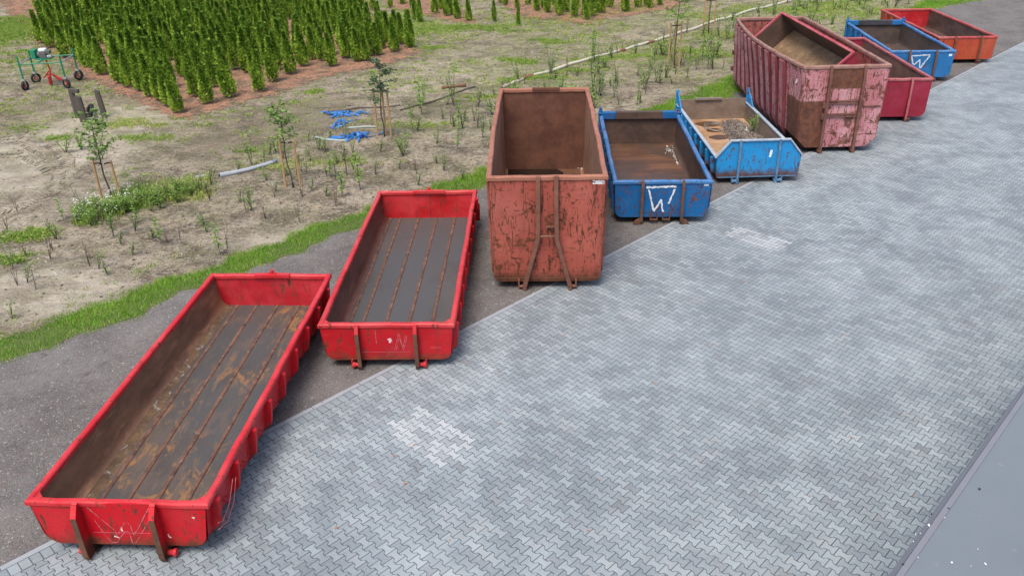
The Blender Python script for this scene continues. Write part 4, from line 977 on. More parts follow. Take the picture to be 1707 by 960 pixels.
# ================================================================== FIELD: VEGETATION
M_grass = leafmat('grass_blades', [(0, (.07, .18, .012)), (.45, (.16, .36, .025)), (.8, (.27, .48, .04)), (1, (.42, .44, .14))], .55, .3)
M_weed = leafmat('weed_leaves', [(0, (.08, .15, .025)), (.3, (.19, .31, .045)), (.55, (.32, .43, .08)), (.78, (.48, .45, .17)), (1, (.55, .46, .29))], .7, .25)
M_straw = leafmat('dry_straw', [(0, (.10, .075, .05)), (.5, (.24, .19, .13)), (1, (.46, .40, .29))], .9, .1)
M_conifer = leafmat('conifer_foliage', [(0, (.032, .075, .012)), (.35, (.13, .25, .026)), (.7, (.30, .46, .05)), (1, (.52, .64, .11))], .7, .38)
M_leaf = leafmat('shrub_leaves', [(0, (.07, .14, .03)), (.5, (.17, .29, .065)), (1, (.32, .44, .12))], .55, .3)
M_leafp = leafmat('pale_shrub_leaves', [(0, (.10, .19, .03)), (.5, (.20, .34, .06)), (1, (.34, .48, .11))], .55, .3)
M_darkleaf = leafmat('dark_needles', [(0, (.035, .075, .035)), (1, (.13, .21, .10))], .6, .15)
M_bark = plain('bark', (.10, .075, .055), .9, .35, 20, .4)
M_stake = plain('stake_wood', (.42, .25, .115), .8, .25, 9, .3)
M_mulch = leafmat('bark_chips', [(0, (.14, .05, .03)), (.5, (.38, .16, .085)), (1, (.56, .33, .21))], .9, 0)
M_flower = plain('white_petals', (.8, .8, .78), .7, .05, 9)

def blades(P, h, wd, tone, lean=.5, curve=True):
    """one narrow triangle per point. P (n,3)"""
    n = len(P); a = rng.uniform(0, 2*np.pi, n); b = rng.uniform(0, 2*np.pi, n); l = rng.uniform(.1, 1, n)*lean*h
    dx = np.stack([np.cos(a), np.sin(a), np.zeros(n)], 1)*(wd*.5)[:, None]
    tip = P+np.stack([np.cos(b)*l, np.sin(b)*l, h*np.sqrt(np.maximum(.1, 1-(l/h)**2))], 1)
    V = np.stack([P-dx, P+dx, tip], 1).reshape(-1, 3); F = np.arange(3*n).reshape(-1, 3)
    return V, F, tone
def leaves(P, size, tone, up=.5):
    """rhombic leaf (2 triangles) per point, random orientation"""
    n = len(P); d = rng.normal(size=(n, 3)); d[:, 2] *= .6; d /= np.linalg.norm(d, axis=1)[:, None]
    r = rng.normal(size=(n, 3))*.7; r[:, 2] += 1.0; d[:, 2] *= .5; s = np.cross(d, r); s /= np.linalg.norm(s, axis=1)[:, None]
    size = size[:, None]*1.3 if np.ndim(size) else size
    a = P; b = P+d*size*.5+s*size*.28; c_ = P+d*size; e = P+d*size*.5-s*size*.28
    V = np.stack([a, b, c_, e], 1).reshape(-1, 3); k = np.arange(n)*4
    F = np.concatenate([np.stack([k, k+1, k+2], 1), np.stack([k, k+2, k+3], 1)]); return V, F, np.concatenate([tone, tone])
def join(parts):
    V = []; F = []; T = []; o = 0
    for v, f, t in parts: V.append(v); F.append(np.asarray(f)+o); T.append(t); o += len(v)
    return np.concatenate(V), np.concatenate(F), np.concatenate(T)
def zg(P): return np.array([gz(x, y) for x, y in P[:, :2]])

# grass strip along the verge --------------------------------------------
HI = [(-10.35-12, 14.71-12), (-10.35, 14.71), (-9.46, 15.4), (-8.62, 16.43), (-7.26, 17.54), (-6.5, 18.31), (-5.35, 19.67), (-3.73, 21.18), (-2.22, 22.67), (-.7, 24.09), (2, 26.7), (5.09, 30.02), (7.04, 32.13), (8.78, 34.14), (15, 40.3), (24.15, 50.8), (25.55, 53.2), (38, 64)]
def uv(pt): q = Vector((pt[0], pt[1], 0))-K0; return q.dot(KD), q.dot(KN)
lo_uv = np.array([uv(q) for q in LO]); hi_uv = np.array([uv(q) for q in HI])
nb = 150000; U = rng.uniform(-18, 62, nb); s = rng.beta(1.6, 1.6, nb)*1.24-.12
vl = np.interp(U, lo_uv[:, 0], lo_uv[:, 1]); vh = np.interp(U, hi_uv[:, 0], hi_uv[:, 1])
wob = .10*np.sin(U*3.1)+.07*np.sin(U*7.7+1)
v = vl+(vh-vl)*s+wob
P = np.stack([K0.x+KD.x*U+KN.x*v, K0.y+KD.y*U+KN.y*v, np.full(nb, -.005)], 1)
pn = np.sin(P[:, 0]*2.1+np.sin(P[:, 1]*1.7))*np.sin(P[:, 1]*1.3+1.1*np.sin(P[:, 0]*1.1))
edge = np.minimum(s+.12, 1.12-s)
h = rng.uniform(.04, .15, nb)*(.8+.35*pn)*np.clip(.4+edge*2.5, .4, 1)
tone = np.clip(rng.normal(.50, .20, nb)+.20*pn, 0, .93); tone = np.where(rng.uniform(0, 1, nb) < .10+.25*(edge < .22), 1.0, tone)
tag(fast('verge_grass', *blades(P, h, rng.uniform(.010, .022, nb)*(1+np.clip((P[:,1]-25)/18,0,1.2)), tone, .8), M_grass), kind='stuff')
# its turf
m = MB(); us_ = np.linspace(-18, 62, 220)
for u in us_:
    a = np.interp(u, lo_uv[:, 0], lo_uv[:, 1]); b = np.interp(u, hi_uv[:, 0], hi_uv[:, 1]); wv = .10*math.sin(u*3.1)+.07*math.sin(u*7.7+1)
    m.v += [kerb(u, a+wv-.04, .004), kerb(u, (a+b)/2+wv, .012), kerb(u, b+wv+.12, -.004)]
for i in range(219):
    for k in range(2): m.f.append((i*3+k, i*3+k+1, i*3+k+4, i*3+k+3)[::-1]); m.m.append(0); m.t.append(.5)
nn = NT('turf', .95, .1); nn.color(nn.mix(nn.noise(8, 7, .7), (.05, .085, .02), (.15, .17, .06))); nn.bump(nn.noise(30, 5), .8, .02)
tag(m.build('turf', nn.m), kind='structure')

# scattered field weeds ----------------------------------------------------
def inpoly(P, poly):
    x, y = P[:, 0], P[:, 1]; ins = np.zeros(len(P), bool); j = len(poly)-1
    for i in range(len(poly)):
        xi, yi = poly[i]; xj, yj = poly[j]
        ins ^= ((yi > y) != (yj > y)) & (x < (xj-xi)*(y-yi)/(yj-yi+1e-12)+xi); j = i
    return ins
px2w = lambda pts: [tuple(at(*q)[:2]) for q in pts]
CON1 = px2w([(72, 72), (110, 98), (152, 122), (230, 160), (300, 188), (376, 172), (420, 161), (475, 127), (545, 114), (612, 102), (690, 84), (655, 62), (620, 50), (611, 0)])+[(-8.6, 58), (-33, 62)]
MUL1 = px2w([(60, 68), (108, 102), (152, 130), (228, 168), (298, 198), (345, 186), (440, 160), (560, 122), (640, 108), (702, 87), (665, 60), (625, 46), (612, -5)])+[(-9, 58), (-35, 61)]
MUL2 = px2w([(848, 14), (862, 30), (900, 31), (935, 34), (975, 41), (1010, 30), (1060, 26), (1125, 12), (1150, -6)])+[(9, 58), (-1, 58)]
MUL3 = px2w([(640, -4), (650, 15), (690, 22), (720, 28), (757, 35), (790, 40), (798, 34), (770, 20), (760, -5)])
def vnoise(P, f, s):
    x, y = P[:, 0]*f, P[:, 1]*f
    return (np.sin(x*1.9+s+1.3*np.sin(y*1.2+s))*np.sin(y*2.1-s+1.1*np.sin(x*.9))+.5*np.sin(x*4.7+2*s)*np.sin(y*5.3-s)+.35*np.sin(x*9.7+y*3.1)*np.sin(y*11-x*2+s))
def field_pts(n, ymin=12, ymax=60):
    P = np.stack([rng.uniform(-38, 28, n), ymin+(ymax-ymin)*rng.uniform(0, 1, n)**.9, np.zeros(n)], 1)
    q = P[:, :2]-np.array([K0.x, K0.y]); U = q@np.array([KD.x, KD.y]); v = q@np.array([KN.x, KN.y])
    vh = np.interp(U, hi_uv[:, 0], hi_uv[:, 1]); P = P[(v < vh-.05)]
    X = P[:, 0]; depth = P[:, 1]*math.cos(PITCH)+CAM_H*math.sin(PITCH); sx = 853.5+FPX*X/depth
    return P[(sx > -60) & (sx < 1780)]
# pale dry stalks and litter everywhere
P = field_pts(130000); d = vnoise(P, .35, 2.0); P = P[rng.uniform(-1.2, 1.6, len(P)) < d]
P = P[~inpoly(P, px2w([(-40, 215), (40, 212), (112, 250), (120, 320), (60, 372), (-60, 400)]))]
P[:, 2] = zg(P)-.004; n = len(P)
h = rng.uniform(.02, .075, n); V, F, T = blades(P, h, rng.uniform(.010, .026, n), np.clip(rng.normal(.5, .25, n), 0, 1), 1.0)
V[2::3, 2] = V[2::3, 2]*1-(h*.35)
tag(fast('dry_litter', V, F, T, M_straw), kind='stuff')
# crumbs and clods of soil
P = field_pts(34000); d = vnoise(P, .8, 7.0); P = P[rng.uniform(-1.5, 1.8, len(P)) < d][:15000]
M_clod = leafmat('soil_crumbs', [(0, (.06, .045, .03)), (.5, (.17, .13, .09)), (1, (.42, .35, .26))], .95, 0)
tag(stones('soil_crumbs', [(a, b, gz(a, b)+.004) for a, b, _ in P], .015, .055, M_clod, (0, 1)), kind='stuff')
# green weeds: tufts where noise or the photo has them
tufts = []
P = field_pts(60000); P = P[~inpoly(P, MUL1)]; d = vnoise(P, .22, 5.0)+.5*vnoise(P, 1.1, 1.0)
far = np.clip((P[:, 1]-22)/22, 0, 1); keep = d > rng.uniform(.55, 2.2, len(P))-far*.95; P = P[keep]
P = P[~inpoly(P, px2w([(-40, 205), (40, 205), (160, 250), (160, 300), (60, 372), (-60, 400)]))]
print('tufts', len(P))
for p in P[:13000]: tufts.append((p[0], p[1], .13, .085, rng.normal(.50, .19), 12))
def patch(px, py, rx, ry, n, tone, h=.10, r=.12, sd=.12, k=14):
    c0 = at(px, py)
    for _ in range(n):
        a, b = random.gauss(0, .45), random.gauss(0, .45); tufts.append((c0.x+a*rx, c0.y+b*ry, r, h, random.gauss(tone, sd), k))
# (x, y, half sizes in metres, tufts, tone)
for q in [(18, 55, 2.6, 3.6, 900, .40, .15), (0, 45, 2.5, 3.5, 800, .40, .15), (50, 88, 1.6, 1.2, 90, .42), (208, 205, 1.0, .7, 150, .66), (232, 232, 1.6, .6, 90, .45), (262, 208, .7, .35, 30, .66), (90, 230, .8, .5, 50, .4), (40, 215, 1.2, .8, 30, .5),
          (700, 45, 1.6, 3.2, 240, .48), (745, 48, 2.2, 1.3, 190, .42), (800, 46, 2.6, .8, 210, .38), (830, 52, 1.2, .6, 60, .34), (722, 80, .9, .6, 70, .42), (850, 100, .7, .5, 60, .40), (878, 102, .7, .6, 80, .38), (912, 68, 1.0, .9, 80, .40), (930, 72, 1.2, .5, 50, .42), (905, 20, 1.5, .6, 0, .45),
          (525, 153, .6, .35, 50, .45), (640, 30, 2.2, 3.0, 200, .5), (655, 40, 1.6, 1.6, 120, .46),
          (868, 133, 1.6, .5, 90, .44), (960, 118, 1.8, .4, 80, .44), (905, 130, 1.6, .6, 80, .5), (1000, 100, 1.8, .5, 80, .42), (920, 150, 1.2, .5, 50, .5),
          (1050, 95, 1.6, .6, 60, .45), (1130, 85, 2.2, 1.0, 90, .45), (1170, 90, 2.4, 1.4, 120, .45), (1200, 60, 2.5, 1.4, 130, .5), (1180, 30, 2.6, 1.6, 90, .5), (1280, 15, 3.5, 1.2, 130, .5), (1380, 15, 3.5, 1.6, 220, .5), (1450, 20, 3.0, 1.6, 180, .48), (1400, 5, 3, 1.2, 120, .42),
          (700, 208, 1.6, .4, 60, .55), (800, 165, 1.4, .6, 70, .48), (560, 268, 1.6, .4, 60, .6), (450, 275, 1.2, .4, 40, .6), (430, 250, 1.2, .6, 40, .42), (30, 395, .8, .35, 100, .40), (60, 392, .6, .35, 80, .45), (15, 430, .7, .35, 70, .42)]:
    patch(*q)
# the taller flowering weed bank
fl = []
for t in np.linspace(0, 1, 420):
    px = 128+t*222+random.gauss(0, 6); py = 366-t*50+random.gauss(0, 8)-10*math.sin(t*3); p = at(px, py)
    tufts.append((p.x, p.y, .14, random.uniform(.16, .36)*(1 if t < .75 else .8), random.gauss(.36 if t < .55 else .66, .14), 16))
    if t < .45 and random.random() < .8: fl.append((p.x+random.gauss(0, .08), p.y+random.gauss(0, .08), random.uniform(.22, .4)))
for k in range(70):
    p = at(random.gauss(70, 22), random.gauss(455, 14)); 
    if random.random() < .12: fl.append((p.x, p.y, random.uniform(.05, .15)))
Ps = []; Hs = []; Ts = []; Lp = []; Lt = []
for (x, y, r, h_, tn, k) in tufts:
    z = gz(x, y)
    for _ in range(k):
        Ps.append((x+random.gauss(0, r*.5), y+random.gauss(0, r*.5), z-.005)); Hs.append(h_*random.uniform(.35, 1.25)); Ts.append(tn+random.gauss(0, .09))
    if h_ > .14 or random.random() < .5:
        for _ in range(5): Lp.append((x+random.gauss(0, r*.5), y+random.gauss(0, r*.5), z+h_*random.uniform(.2, .8))); Lt.append(tn+random.gauss(0, .08))
Ps = np.array(Ps); Hs = np.array(Hs); Ts = np.clip(np.array(Ts), 0, 1); Lp = np.array(Lp); Lt = np.clip(np.array(Lt), 0, 1)
wd = rng.uniform(.012, .028, len(Ps))*(1+np.clip((Ps[:, 1]-22)/25, 0, 1))
V, F, T = join([blades(Ps, Hs, wd, Ts, .85), leaves(Lp, rng.uniform(.03, .07, len(Lp)), Lt)])
tag(fast('field_weeds', V, F, T, M_weed), kind='stuff')
fl = np.array([(a, b, gz(a, b)+c_) for a, b, c_ in fl]); fl = np.repeat(fl, 3, 0)+rng.normal(0, .02, (len(fl)*3, 3))
V, F, T = leaves(fl, rng.uniform(.022, .036, len(fl)), np.full(len(fl), .5)); tag(fast('white_flowers', V, F, T, M_flower), kind='stuff')

# bark mulch beds ---------------------------------------------------------
def mk_mulch():
    n = NT('bark_mulch', .95, .15); v = n.voro(26, n.map(scale=(1, 2.2, 1), rot=(0, 0, .5)))
    c_ = n.mix(n.sep(v)[0], (.19, .10, .065), (.48, .27, .17)); c_ = n.mix(n.ramp(n.noise(1.3, 6, .65), .46, .60), c_, (.17, .125, .085))
    n.color(c_); n.bump(n.voro(30, out='Distance'), .9, .03)
    al = n.ramp(n.math('ADD', n.attr('edge'), n.math('MULTIPLY', n.math('SUBTRACT', n.noise(2.2, 8, .75), .5), 3.2)), .45, .62); n.setin(n.b.inputs['Alpha'], al); return n.m
M_mul = mk_mulch()
def dist_poly(P, poly):
    d = np.full(len(P), 1e9); A_ = np.array(poly)
    for i in range(len(A_)):
        a, b = A_[i], A_[(i+1) % len(A_)]; ab = b-a; t = np.clip(((P[:, :2]-a)@ab)/(ab@ab), 0, 1); d = np.minimum(d, np.linalg.norm(P[:, :2]-(a+t[:, None]*ab), axis=1))
    return np.where(inpoly(P, poly), d, -d)
def bed(poly, chips, step=.35):
    A_ = np.array(poly); x0, y0 = A_.min(0)-1; x1, y1 = A_.max(0)+1; nx = int((x1-x0)/step)+1; ny = int((y1-y0)/step)+1
    X, Y = np.meshgrid(np.linspace(x0, x1, nx), np.linspace(y0, y1, ny)); P = np.stack([X.ravel(), Y.ravel(), np.zeros(X.size)], 1)
    P[:, 2] = zg(P)+.012; d = dist_poly(P, poly); e = np.clip(.5+d/.9, 0, 1)
    F = []
    for j in range(ny-1):
        for i in range(nx-1):
            q = (j*nx+i, j*nx+i+1, (j+1)*nx+i+1, (j+1)*nx+i)
            if max(e[list(q)]) > .05: F += [(q[0], q[1], q[2]), (q[0], q[2], q[3])]
    o = fast('mulch_bed', P, np.array(F), np.full(len(F), .5), M_mul); a = o.data.attributes.new('edge', 'FLOAT', 'POINT')
    a.data.foreach_set('value', e.astype(np.float32)) if len(o.data.vertices) == len(e) else None
    tag(o, kind='structure')
    P = np.stack([rng.uniform(x0, x1, chips), rng.uniform(y0, y1, chips), np.zeros(chips)], 1); d = dist_poly(P, poly)
    P = P[(d > rng.uniform(-.35, .35, len(P))) & (d < 1.6+3*rng.uniform(0, 1, len(P))**3)]; P[:, 2] = zg(P)+.025
    return P
C1 = bed(MUL1, 60000); C2 = bed(MUL2, 9000); C3 = bed(MUL3, 6000); Cc = np.concatenate([C1, C2, C3])
V, F, T = leaves(Cc, rng.uniform(.04, .10, len(Cc)), rng.uniform(0, 1, len(Cc))); V[:, 2] = V[:, 2]*1
V[:, 2] = np.repeat(Cc[:, 2], 4)+(V[:, 2]-np.repeat(Cc[:, 2], 4))*.3
tag(fast('bark_chips', V, F, T, M_mulch), kind='stuff')

# conifers -----------------------------------------------------------------
def conifer_mesh(H, Rm, n, seed):
    hh = rng.uniform(.03, 1, n)**.85; a = rng.uniform(0, 2*np.pi, n)
    lump = 1+.07*np.sin(a*3+hh*9+seed)+.07*np.sin(a*5-hh*14+seed*2)
    prof = np.minimum(1, .6+hh*2.6)*(1-np.clip(hh-.25, 0, 1)**1.15*1.22)
    r = Rm*np.clip(prof, .07, 1)*lump*rng.uniform(.45, 1.08, n)**.6
    P = np.stack([r*np.cos(a), r*np.sin(a), hh*H*.95], 1)
    d = np.stack([np.cos(a)*.75, np.sin(a)*.75, np.full(n, .8)], 1)+rng.normal(0, .35, (n, 3)); d /= np.linalg.norm(d, axis=1)[:, None]
    nn_ = np.stack([np.cos(a)*.9, np.sin(a)*.9, np.full(n, .8)], 1)+rng.normal(0, .45, (n, 3)); s = np.cross(d, nn_); s /= np.linalg.norm(s, axis=1)[:, None]
    L_ = rng.uniform(.07, .15, n)[:, None]*(H/1.8); w_ = L_*rng.uniform(.28, .45, (n, 1))
    V = np.stack([P, P+d*L_*.55+s*w_, P+d*L_, P+d*L_*.5-s*w_], 1).reshape(-1, 3); k = np.arange(n)*4
    F = np.concatenate([np.stack([k, k+1, k+2], 1), np.stack([k, k+2, k+3], 1)])
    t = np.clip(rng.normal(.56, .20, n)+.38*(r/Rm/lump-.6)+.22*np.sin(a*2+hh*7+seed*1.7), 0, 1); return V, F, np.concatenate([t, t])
protos = []
for k in range(7):
    H = 1.9; V, F, T = conifer_mesh(H, .205+.02*(k % 3), 1700, k*1.3)
    r = empty('conifer', (0, 0, 0), 0, 'young green columnar conifer standing in the rows of the planted bed', 'conifer', 'young conifers planted in rows')
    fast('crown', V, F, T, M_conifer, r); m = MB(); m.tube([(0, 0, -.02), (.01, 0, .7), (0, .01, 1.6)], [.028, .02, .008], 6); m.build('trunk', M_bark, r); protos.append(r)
spots = []
u0 = np.array([math.cos(R(49)), math.sin(R(49))]); v0 = np.array([math.cos(R(131.2)), math.sin(R(131.2))]); o0 = np.array([-12.35, 31.35])
for i in range(0, 16):
    for j in range(0, 40):
        q = o0+u0*(i*1.16)+v0*(j*1.04+(.15 if i % 2 else 0))+rng.normal(0, .10, 2)
        if inpoly(np.array([[q[0], q[1]]]), CON1)[0] and random.random() > .10: spots.append((q[0], q[1], random.uniform(.82, 1.10)*(1-.018*max(0, i-5)), 1))
for px, py, s_ in [(684, 81, .78), (668, 75, .80), (645, 71, .84), (631, 92, .84), (611, 101, .86), (69, 72, .9), (85, 81, .9),
                   (621, 16, .7), (652, 13, .65), (671, 7, .6), (688, 13, .7), (700, 38, .7), (692, 33, .65), (725, 22, .72), (735, 15, .7), (745, 27, .72), (752, 25, .72), (763, 31, .74), (782, 35, .70), (824, 36, .62), (864, 44, .55), (862, 14, .6), (842, 8, .6), (835, 4, .6),
                   (895, 17, .75), (912, 21, .75), (907, 14, .75), (933, 27, .78), (930, 20, .75), (944, 20, .75), (957, 29, .8), (978, 33, .8), (975, 26, .78), (987, 28, .8), (996, 21, .78), (1003, 23, .78), (1016, 14, .8), (1041, 18, .75), (1044, 20, .72), (1063, 12, .75), (1078, 10, .7), (1083, 13, .72), (1100, 8, .6), (880, 8, .7), (960, 12, .8), (1005, 8, .8), (925, 10, .8)]:
    p = at(px, py); spots.append((p.x, p.y, s_, 2))
vis = []
for (x, y, s_, b) in spots:
    z = gz(x, y); tpx = project((x, y, z+1.9*s_)); bpx = project((x, y, z))
    if bpx[1] < -2 and tpx[1] < -2 and tpx[1] < 0 and bpx[1] < 0: continue
    if tpx[0] < -30 or bpx[0] < -30 or bpx[1] < -1: continue
    vis.append((x, y, s_))
vis.sort(key=lambda q: math.hypot(q[0], q[1])); print('conifers', len(vis))
for k, (x, y, s_) in enumerate(vis[:300]):
    r = protos[k] if k < 7 else copy_tree(random.choice(protos))
    r.location = (x, y, gz(x, y)); r.rotation_euler = (random.gauss(0, .035), random.gauss(0, .035), random.uniform(0, 6.28)); q = s_*random.uniform(.95, 1.05); r.scale = (q*random.uniform(.88, 1.12), q*random.uniform(.88, 1.12), q)
if len(vis) > 300:
    base = conifer_mesh(1.9, .26, 700, 3); parts = []
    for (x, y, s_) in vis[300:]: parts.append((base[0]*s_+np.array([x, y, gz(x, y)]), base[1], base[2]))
    tag(fast('far_conifers', *join(parts), M_conifer), kind='stuff')

# staked saplings -------------------------------------------------------------
def sapling(base, H, stakes, hs, crown, mat, label, name='staked_sapling', lean=(0, 0), cat='sapling', dens=220, ls=.09, sh='wide'):
    b = atg(*base); r = empty(name, b, 0, label, cat)
    m = MB(); pts = [(0, 0, -.03)]; n = 7
    for i in range(1, n+1): t = i/n; pts.append((lean[0]*t+.03*noise1(t*4, H), lean[1]*t+.03*noise1(t*5, H+2), H*t))
    m.tube(pts, [.030*(1-.75*i/n) for i in range(n+1)], 6)
    tw = []; 
    for k in range(22 if dens > 100 else 12):
        t = random.uniform(crown[0]/H, .97); p = Vector(pts[0]).lerp(Vector(pts[-1]), t); p = Vector((np.interp(t*n, range(n+1), [q[0] for q in pts]), np.interp(t*n, range(n+1), [q[1] for q in pts]), H*t))
        a = random.uniform(0, 6.28); l = crown[1]*(1.15-abs(t-.6))*random.uniform(.5, 1); e = p+Vector((math.cos(a)*l, math.sin(a)*l, l*random.uniform(.2, .9) if sh == 'wide' else l*.1)); m.tube([p, (p+e)/2+Vector((0, 0, -.02)), e], [.010, .007, .003], 4); tw.append((p, e))
    m.build('trunk', M_bark, r, smooth=True)
    Pl = []
    for p, e in tw:
        for _ in range(max(3, dens//len(tw))): Pl.append(p.lerp(e, random.uniform(.25, 1.08))+Vector((random.gauss(0, .035), random.gauss(0, .035), random.gauss(0, .035))))
    Pl = np.array([tuple(q) for q in Pl]); fast('crown', *leaves(Pl, rng.uniform(ls*.6, ls*1.2, len(Pl)), np.clip(rng.normal(.5, .25, len(Pl)), 0, 1)), mat, r)
    for (dx, dy) in stakes:
        m = MB(); hh = hs*random.uniform(.96, 1.03); m.tube([(dx, dy, -.03), (dx*.96, dy*.96, hh*.5), (dx*.93, dy*.93, hh)], .033, 7); m.build('stake', M_stake, r)
    if len(stakes) >= 2:
        for i in range(len(stakes)):
            (ax, ay) = stakes[i]; m = MB(); z = hs*.93
            m.tube([(ax*1.0, ay*1.0, z), (ax*.5, ay*.5+.02, z+.015), (0.03*np.sign(ax), 0, z)], .022, 6); m.build('tie', M_black, r)
    return r
sapling((187, 333), 2.55, [(-.30, .04), (.22, .06)], 1.15, (1.15, .60), M_leaf, 'staked sapling with thin leafy crown behind the white-flowered weed bank, left of the others', lean=(-.12, .1), dens=760, ls=.085)
sapling((489, 312), 2.35, [(-.22, .03), (.21, .0)], 1.42, (1.35, .50), M_leaf, 'staked sapling with sparse pale crown right of the grey plastic pipe', lean=(-.16, .1), dens=420, ls=.085)
sapling((641, 228), 2.6, [(-.24, .05), (.22, .08), (.02, .25)], 1.62, (1.2, .50), M_darkleaf, 'dark feathery staked sapling beside the blue sheeting', lean=(.0, .05), dens=800, ls=.085, sh='tier')
sapling((1124, 113), 3.6, [(-.28, .0), (.22, .05), (.0, .25)], 1.9, (2.0, .75), M_leafp, 'tall thin staked sapling with pale leaves by the long white pipe', dens=420, ls=.11)
sapling((1181, 58), 3.2, [(-.30, .0), (.28, .05), (.0, .3)], 1.7, (2.2, .5), M_leafp, 'distant staked sapling behind the long white pipe, closest to the picture top', dens=240, ls=.11)

# young shrubs --------------------------------------------------------------------
def shrub(H, k, r_, mat, ls=.06, n=120, seed=0):
    rr = empty('young_shrub'); m = MB(); Pl = []
    for i in range(k):
        a = random.uniform(0, 6.28); l = r_*random.uniform(.2, 1); h_ = H*random.uniform(.65, 1) if i else H
        p1 = Vector((math.cos(a)*l*.5, math.sin(a)*l*.5, h_*.5)); p2 = Vector((math.cos(a)*l, math.sin(a)*l, h_)); m.tube([(0, 0, -.02), p1, p2], [.010, .007, .003], 4)
        for _ in range(n//k):
            t = random.uniform(.25, 1.02); q = (Vector((0, 0, 0)).lerp(p1, t*2) if t < .5 else p1.lerp(p2, t*2-1)); Pl.append(tuple(q+Vector((random.gauss(0, .045), random.gauss(0, .045), random.gauss(0, .03)))))
    m.build('stem', M_bark, rr); Pl = np.array(Pl)
    fast('foliage', *leaves(Pl, rng.uniform(ls*.6, ls*1.25, len(Pl)), np.clip(rng.normal(.5, .25, len(Pl)), 0, 1)), mat, rr); return rr
SH = [shrub(.85, 1, .08, M_leafp, .075, 70), shrub(.55, 4, .25, M_leaf, .05, 70), shrub(.45, 5, .25, M_leafp, .05, 90), shrub(.95, 3, .22, M_leaf, .055, 110), shrub(.35, 5, .2, M_leaf, .045, 50), shrub(.7, 2, .15, M_straw, .04, 26), shrub(.75, 7, .38, M_leafp, .06, 260), shrub(.5, 3, .2, M_straw, .05, 22)]
used = [False]*len(SH)
def place_shrub(px, py, kind, s_=1, label=None, w=None):
    b = atg(px, py) if w is None else Vector((w[0], w[1], gz(*w)))
    r = SH[kind] if not used[kind] else copy_tree(SH[kind]); used[kind] = True
    r.location = b; r.rotation_euler.z = random.uniform(0, 6.28); r.scale = (s_, s_, s_*random.uniform(.9, 1.15))
    dry = kind in (5, 7)
    for k_ in ('label', 'group'):
        if k_ in r: del r[k_]
    if label: tag(r, label, 'shrub')
    elif dry: tag(r, 'small nearly bare twig standing in the planted strip behind the grass verge', 'twig', 'bare twigs in the planted strip')
    else: tag(r, 'small leafy shrub whip planted in the strip behind the grass verge', 'shrub', 'young shrubs planted along the strip')
    return r
place_shrub(601, 318, 0, 1.15, 'bright green single-stemmed whip growing behind the second red container')
place_shrub(672, 262, 6, 1.0, 'low bushy pale shrub between the dark staked sapling and the tall salmon container')
place_shrub(368, 425, 0, 1.0, 'thin green whip just behind the grass above the nearest red container')
place_shrub(1225, 105, 6, 1.25, 'largest bright bushy shrub beside the upper end of the tall pink container') if False else place_shrub(1192, 96, 6, 1.3, 'large bright bushy shrub left of the tall pink container')
place_shrub(1104, 92, 6, 1.2, 'bushy green shrub at the foot of the tall thin staked sapling')
for q in [(30, 355, 5, .9), (110, 255, 2, 1.2), (135, 250, 6, .8), (150, 445, 5, 1), (165, 450, 1, .9), (95, 400, 1, 1), (20, 445, 3, .8), (45, 470, 1, .9), (190, 395, 3, 1), (225, 385, 1, 1), (255, 395, 4, 1), (300, 400, 5, .8), (420, 350, 1, 1), (400, 335, 4, 1), (445, 300, 2, .8), (475, 290, 2, .8), (545, 330, 4, 1), (560, 300, 5, 1),
          (625, 290, 1, .8), (697, 308, 4, 1), (740, 285, 3, .8), (770, 300, 4, 1), (763, 250, 0, .9), (705, 178, 0, 1.0), (765, 215, 0, 1.1), (730, 240, 1, 1), (790, 200, 3, 1), (805, 230, 3, .9), (745, 175, 2, .9), (820, 190, 1, 1), (560, 345, 5, 1), (520, 320, 4, 1), (345, 385, 4, .9), (500, 370, 5, 1), (1008, 115, 6, .7), (1090, 100, 3, 1), (1062, 125, 1, 1), (1085, 115, 6, .7), (1145, 130, 3, .9), (1160, 118, 3, 1), (1180, 112, 3, 1.1), (1205, 115, 5, 1), (1150, 95, 3, .9), (1210, 60, 3, 1), (1225, 70, 6, .8), (1070, 140, 4, 1), (1100, 130, 5, 1), (1120, 140, 4, 1)]:
    place_shrub(*q)
cnt = 0
while cnt < 250:
    u = random.uniform(-15, 45); d_ = random.uniform(.4, 6.5); vh = np.interp(u, hi_uv[:, 0], hi_uv[:, 1]); p = kerb(u, vh-d_)
    q = project(p)
    if not (-20 < q[0] < 1707 and 0 < q[1] < 960): continue
    place_shrub(0, 0, random.choice([1, 1, 2, 3, 4, 4, 4, 5, 7, 0] if p.y > 24 else [1, 4, 4, 5, 7, 5, 7, 0]), random.uniform(.7, 1.15)*(1.35 if p.y > 28 else 1), w=(p.x, p.y)); cnt += 1
for k in range(46):
    t = random.random(); px = 132+t*215; py = 368-t*52+random.gauss(0, 5); kind = random.choice([6, 6, 2, 1] if t < .7 else [2, 6, 1])
    r = place_shrub(px, py, kind, random.uniform(.45, .75) if kind == 6 else random.uniform(.6, .9)); r['label'] = 'leafy weed in the white-flowered weed bank around the leftmost staked sapling'; r['category'] = 'weed'; r['group'] = 'leafy weeds of the flowering bank'
# the weed growing in the rubble
r = copy_tree(SH[6]); q = E_.loc(1256, 222, .35); r.location = cw((q.x, q.y, .38)); r.scale = (.85, .85, .75); r.name = 'weed'
r['label'] = 'green weed growing out of the rubble in the light blue container'; r['category'] = 'weed'
if 'group' in r: del r['group']

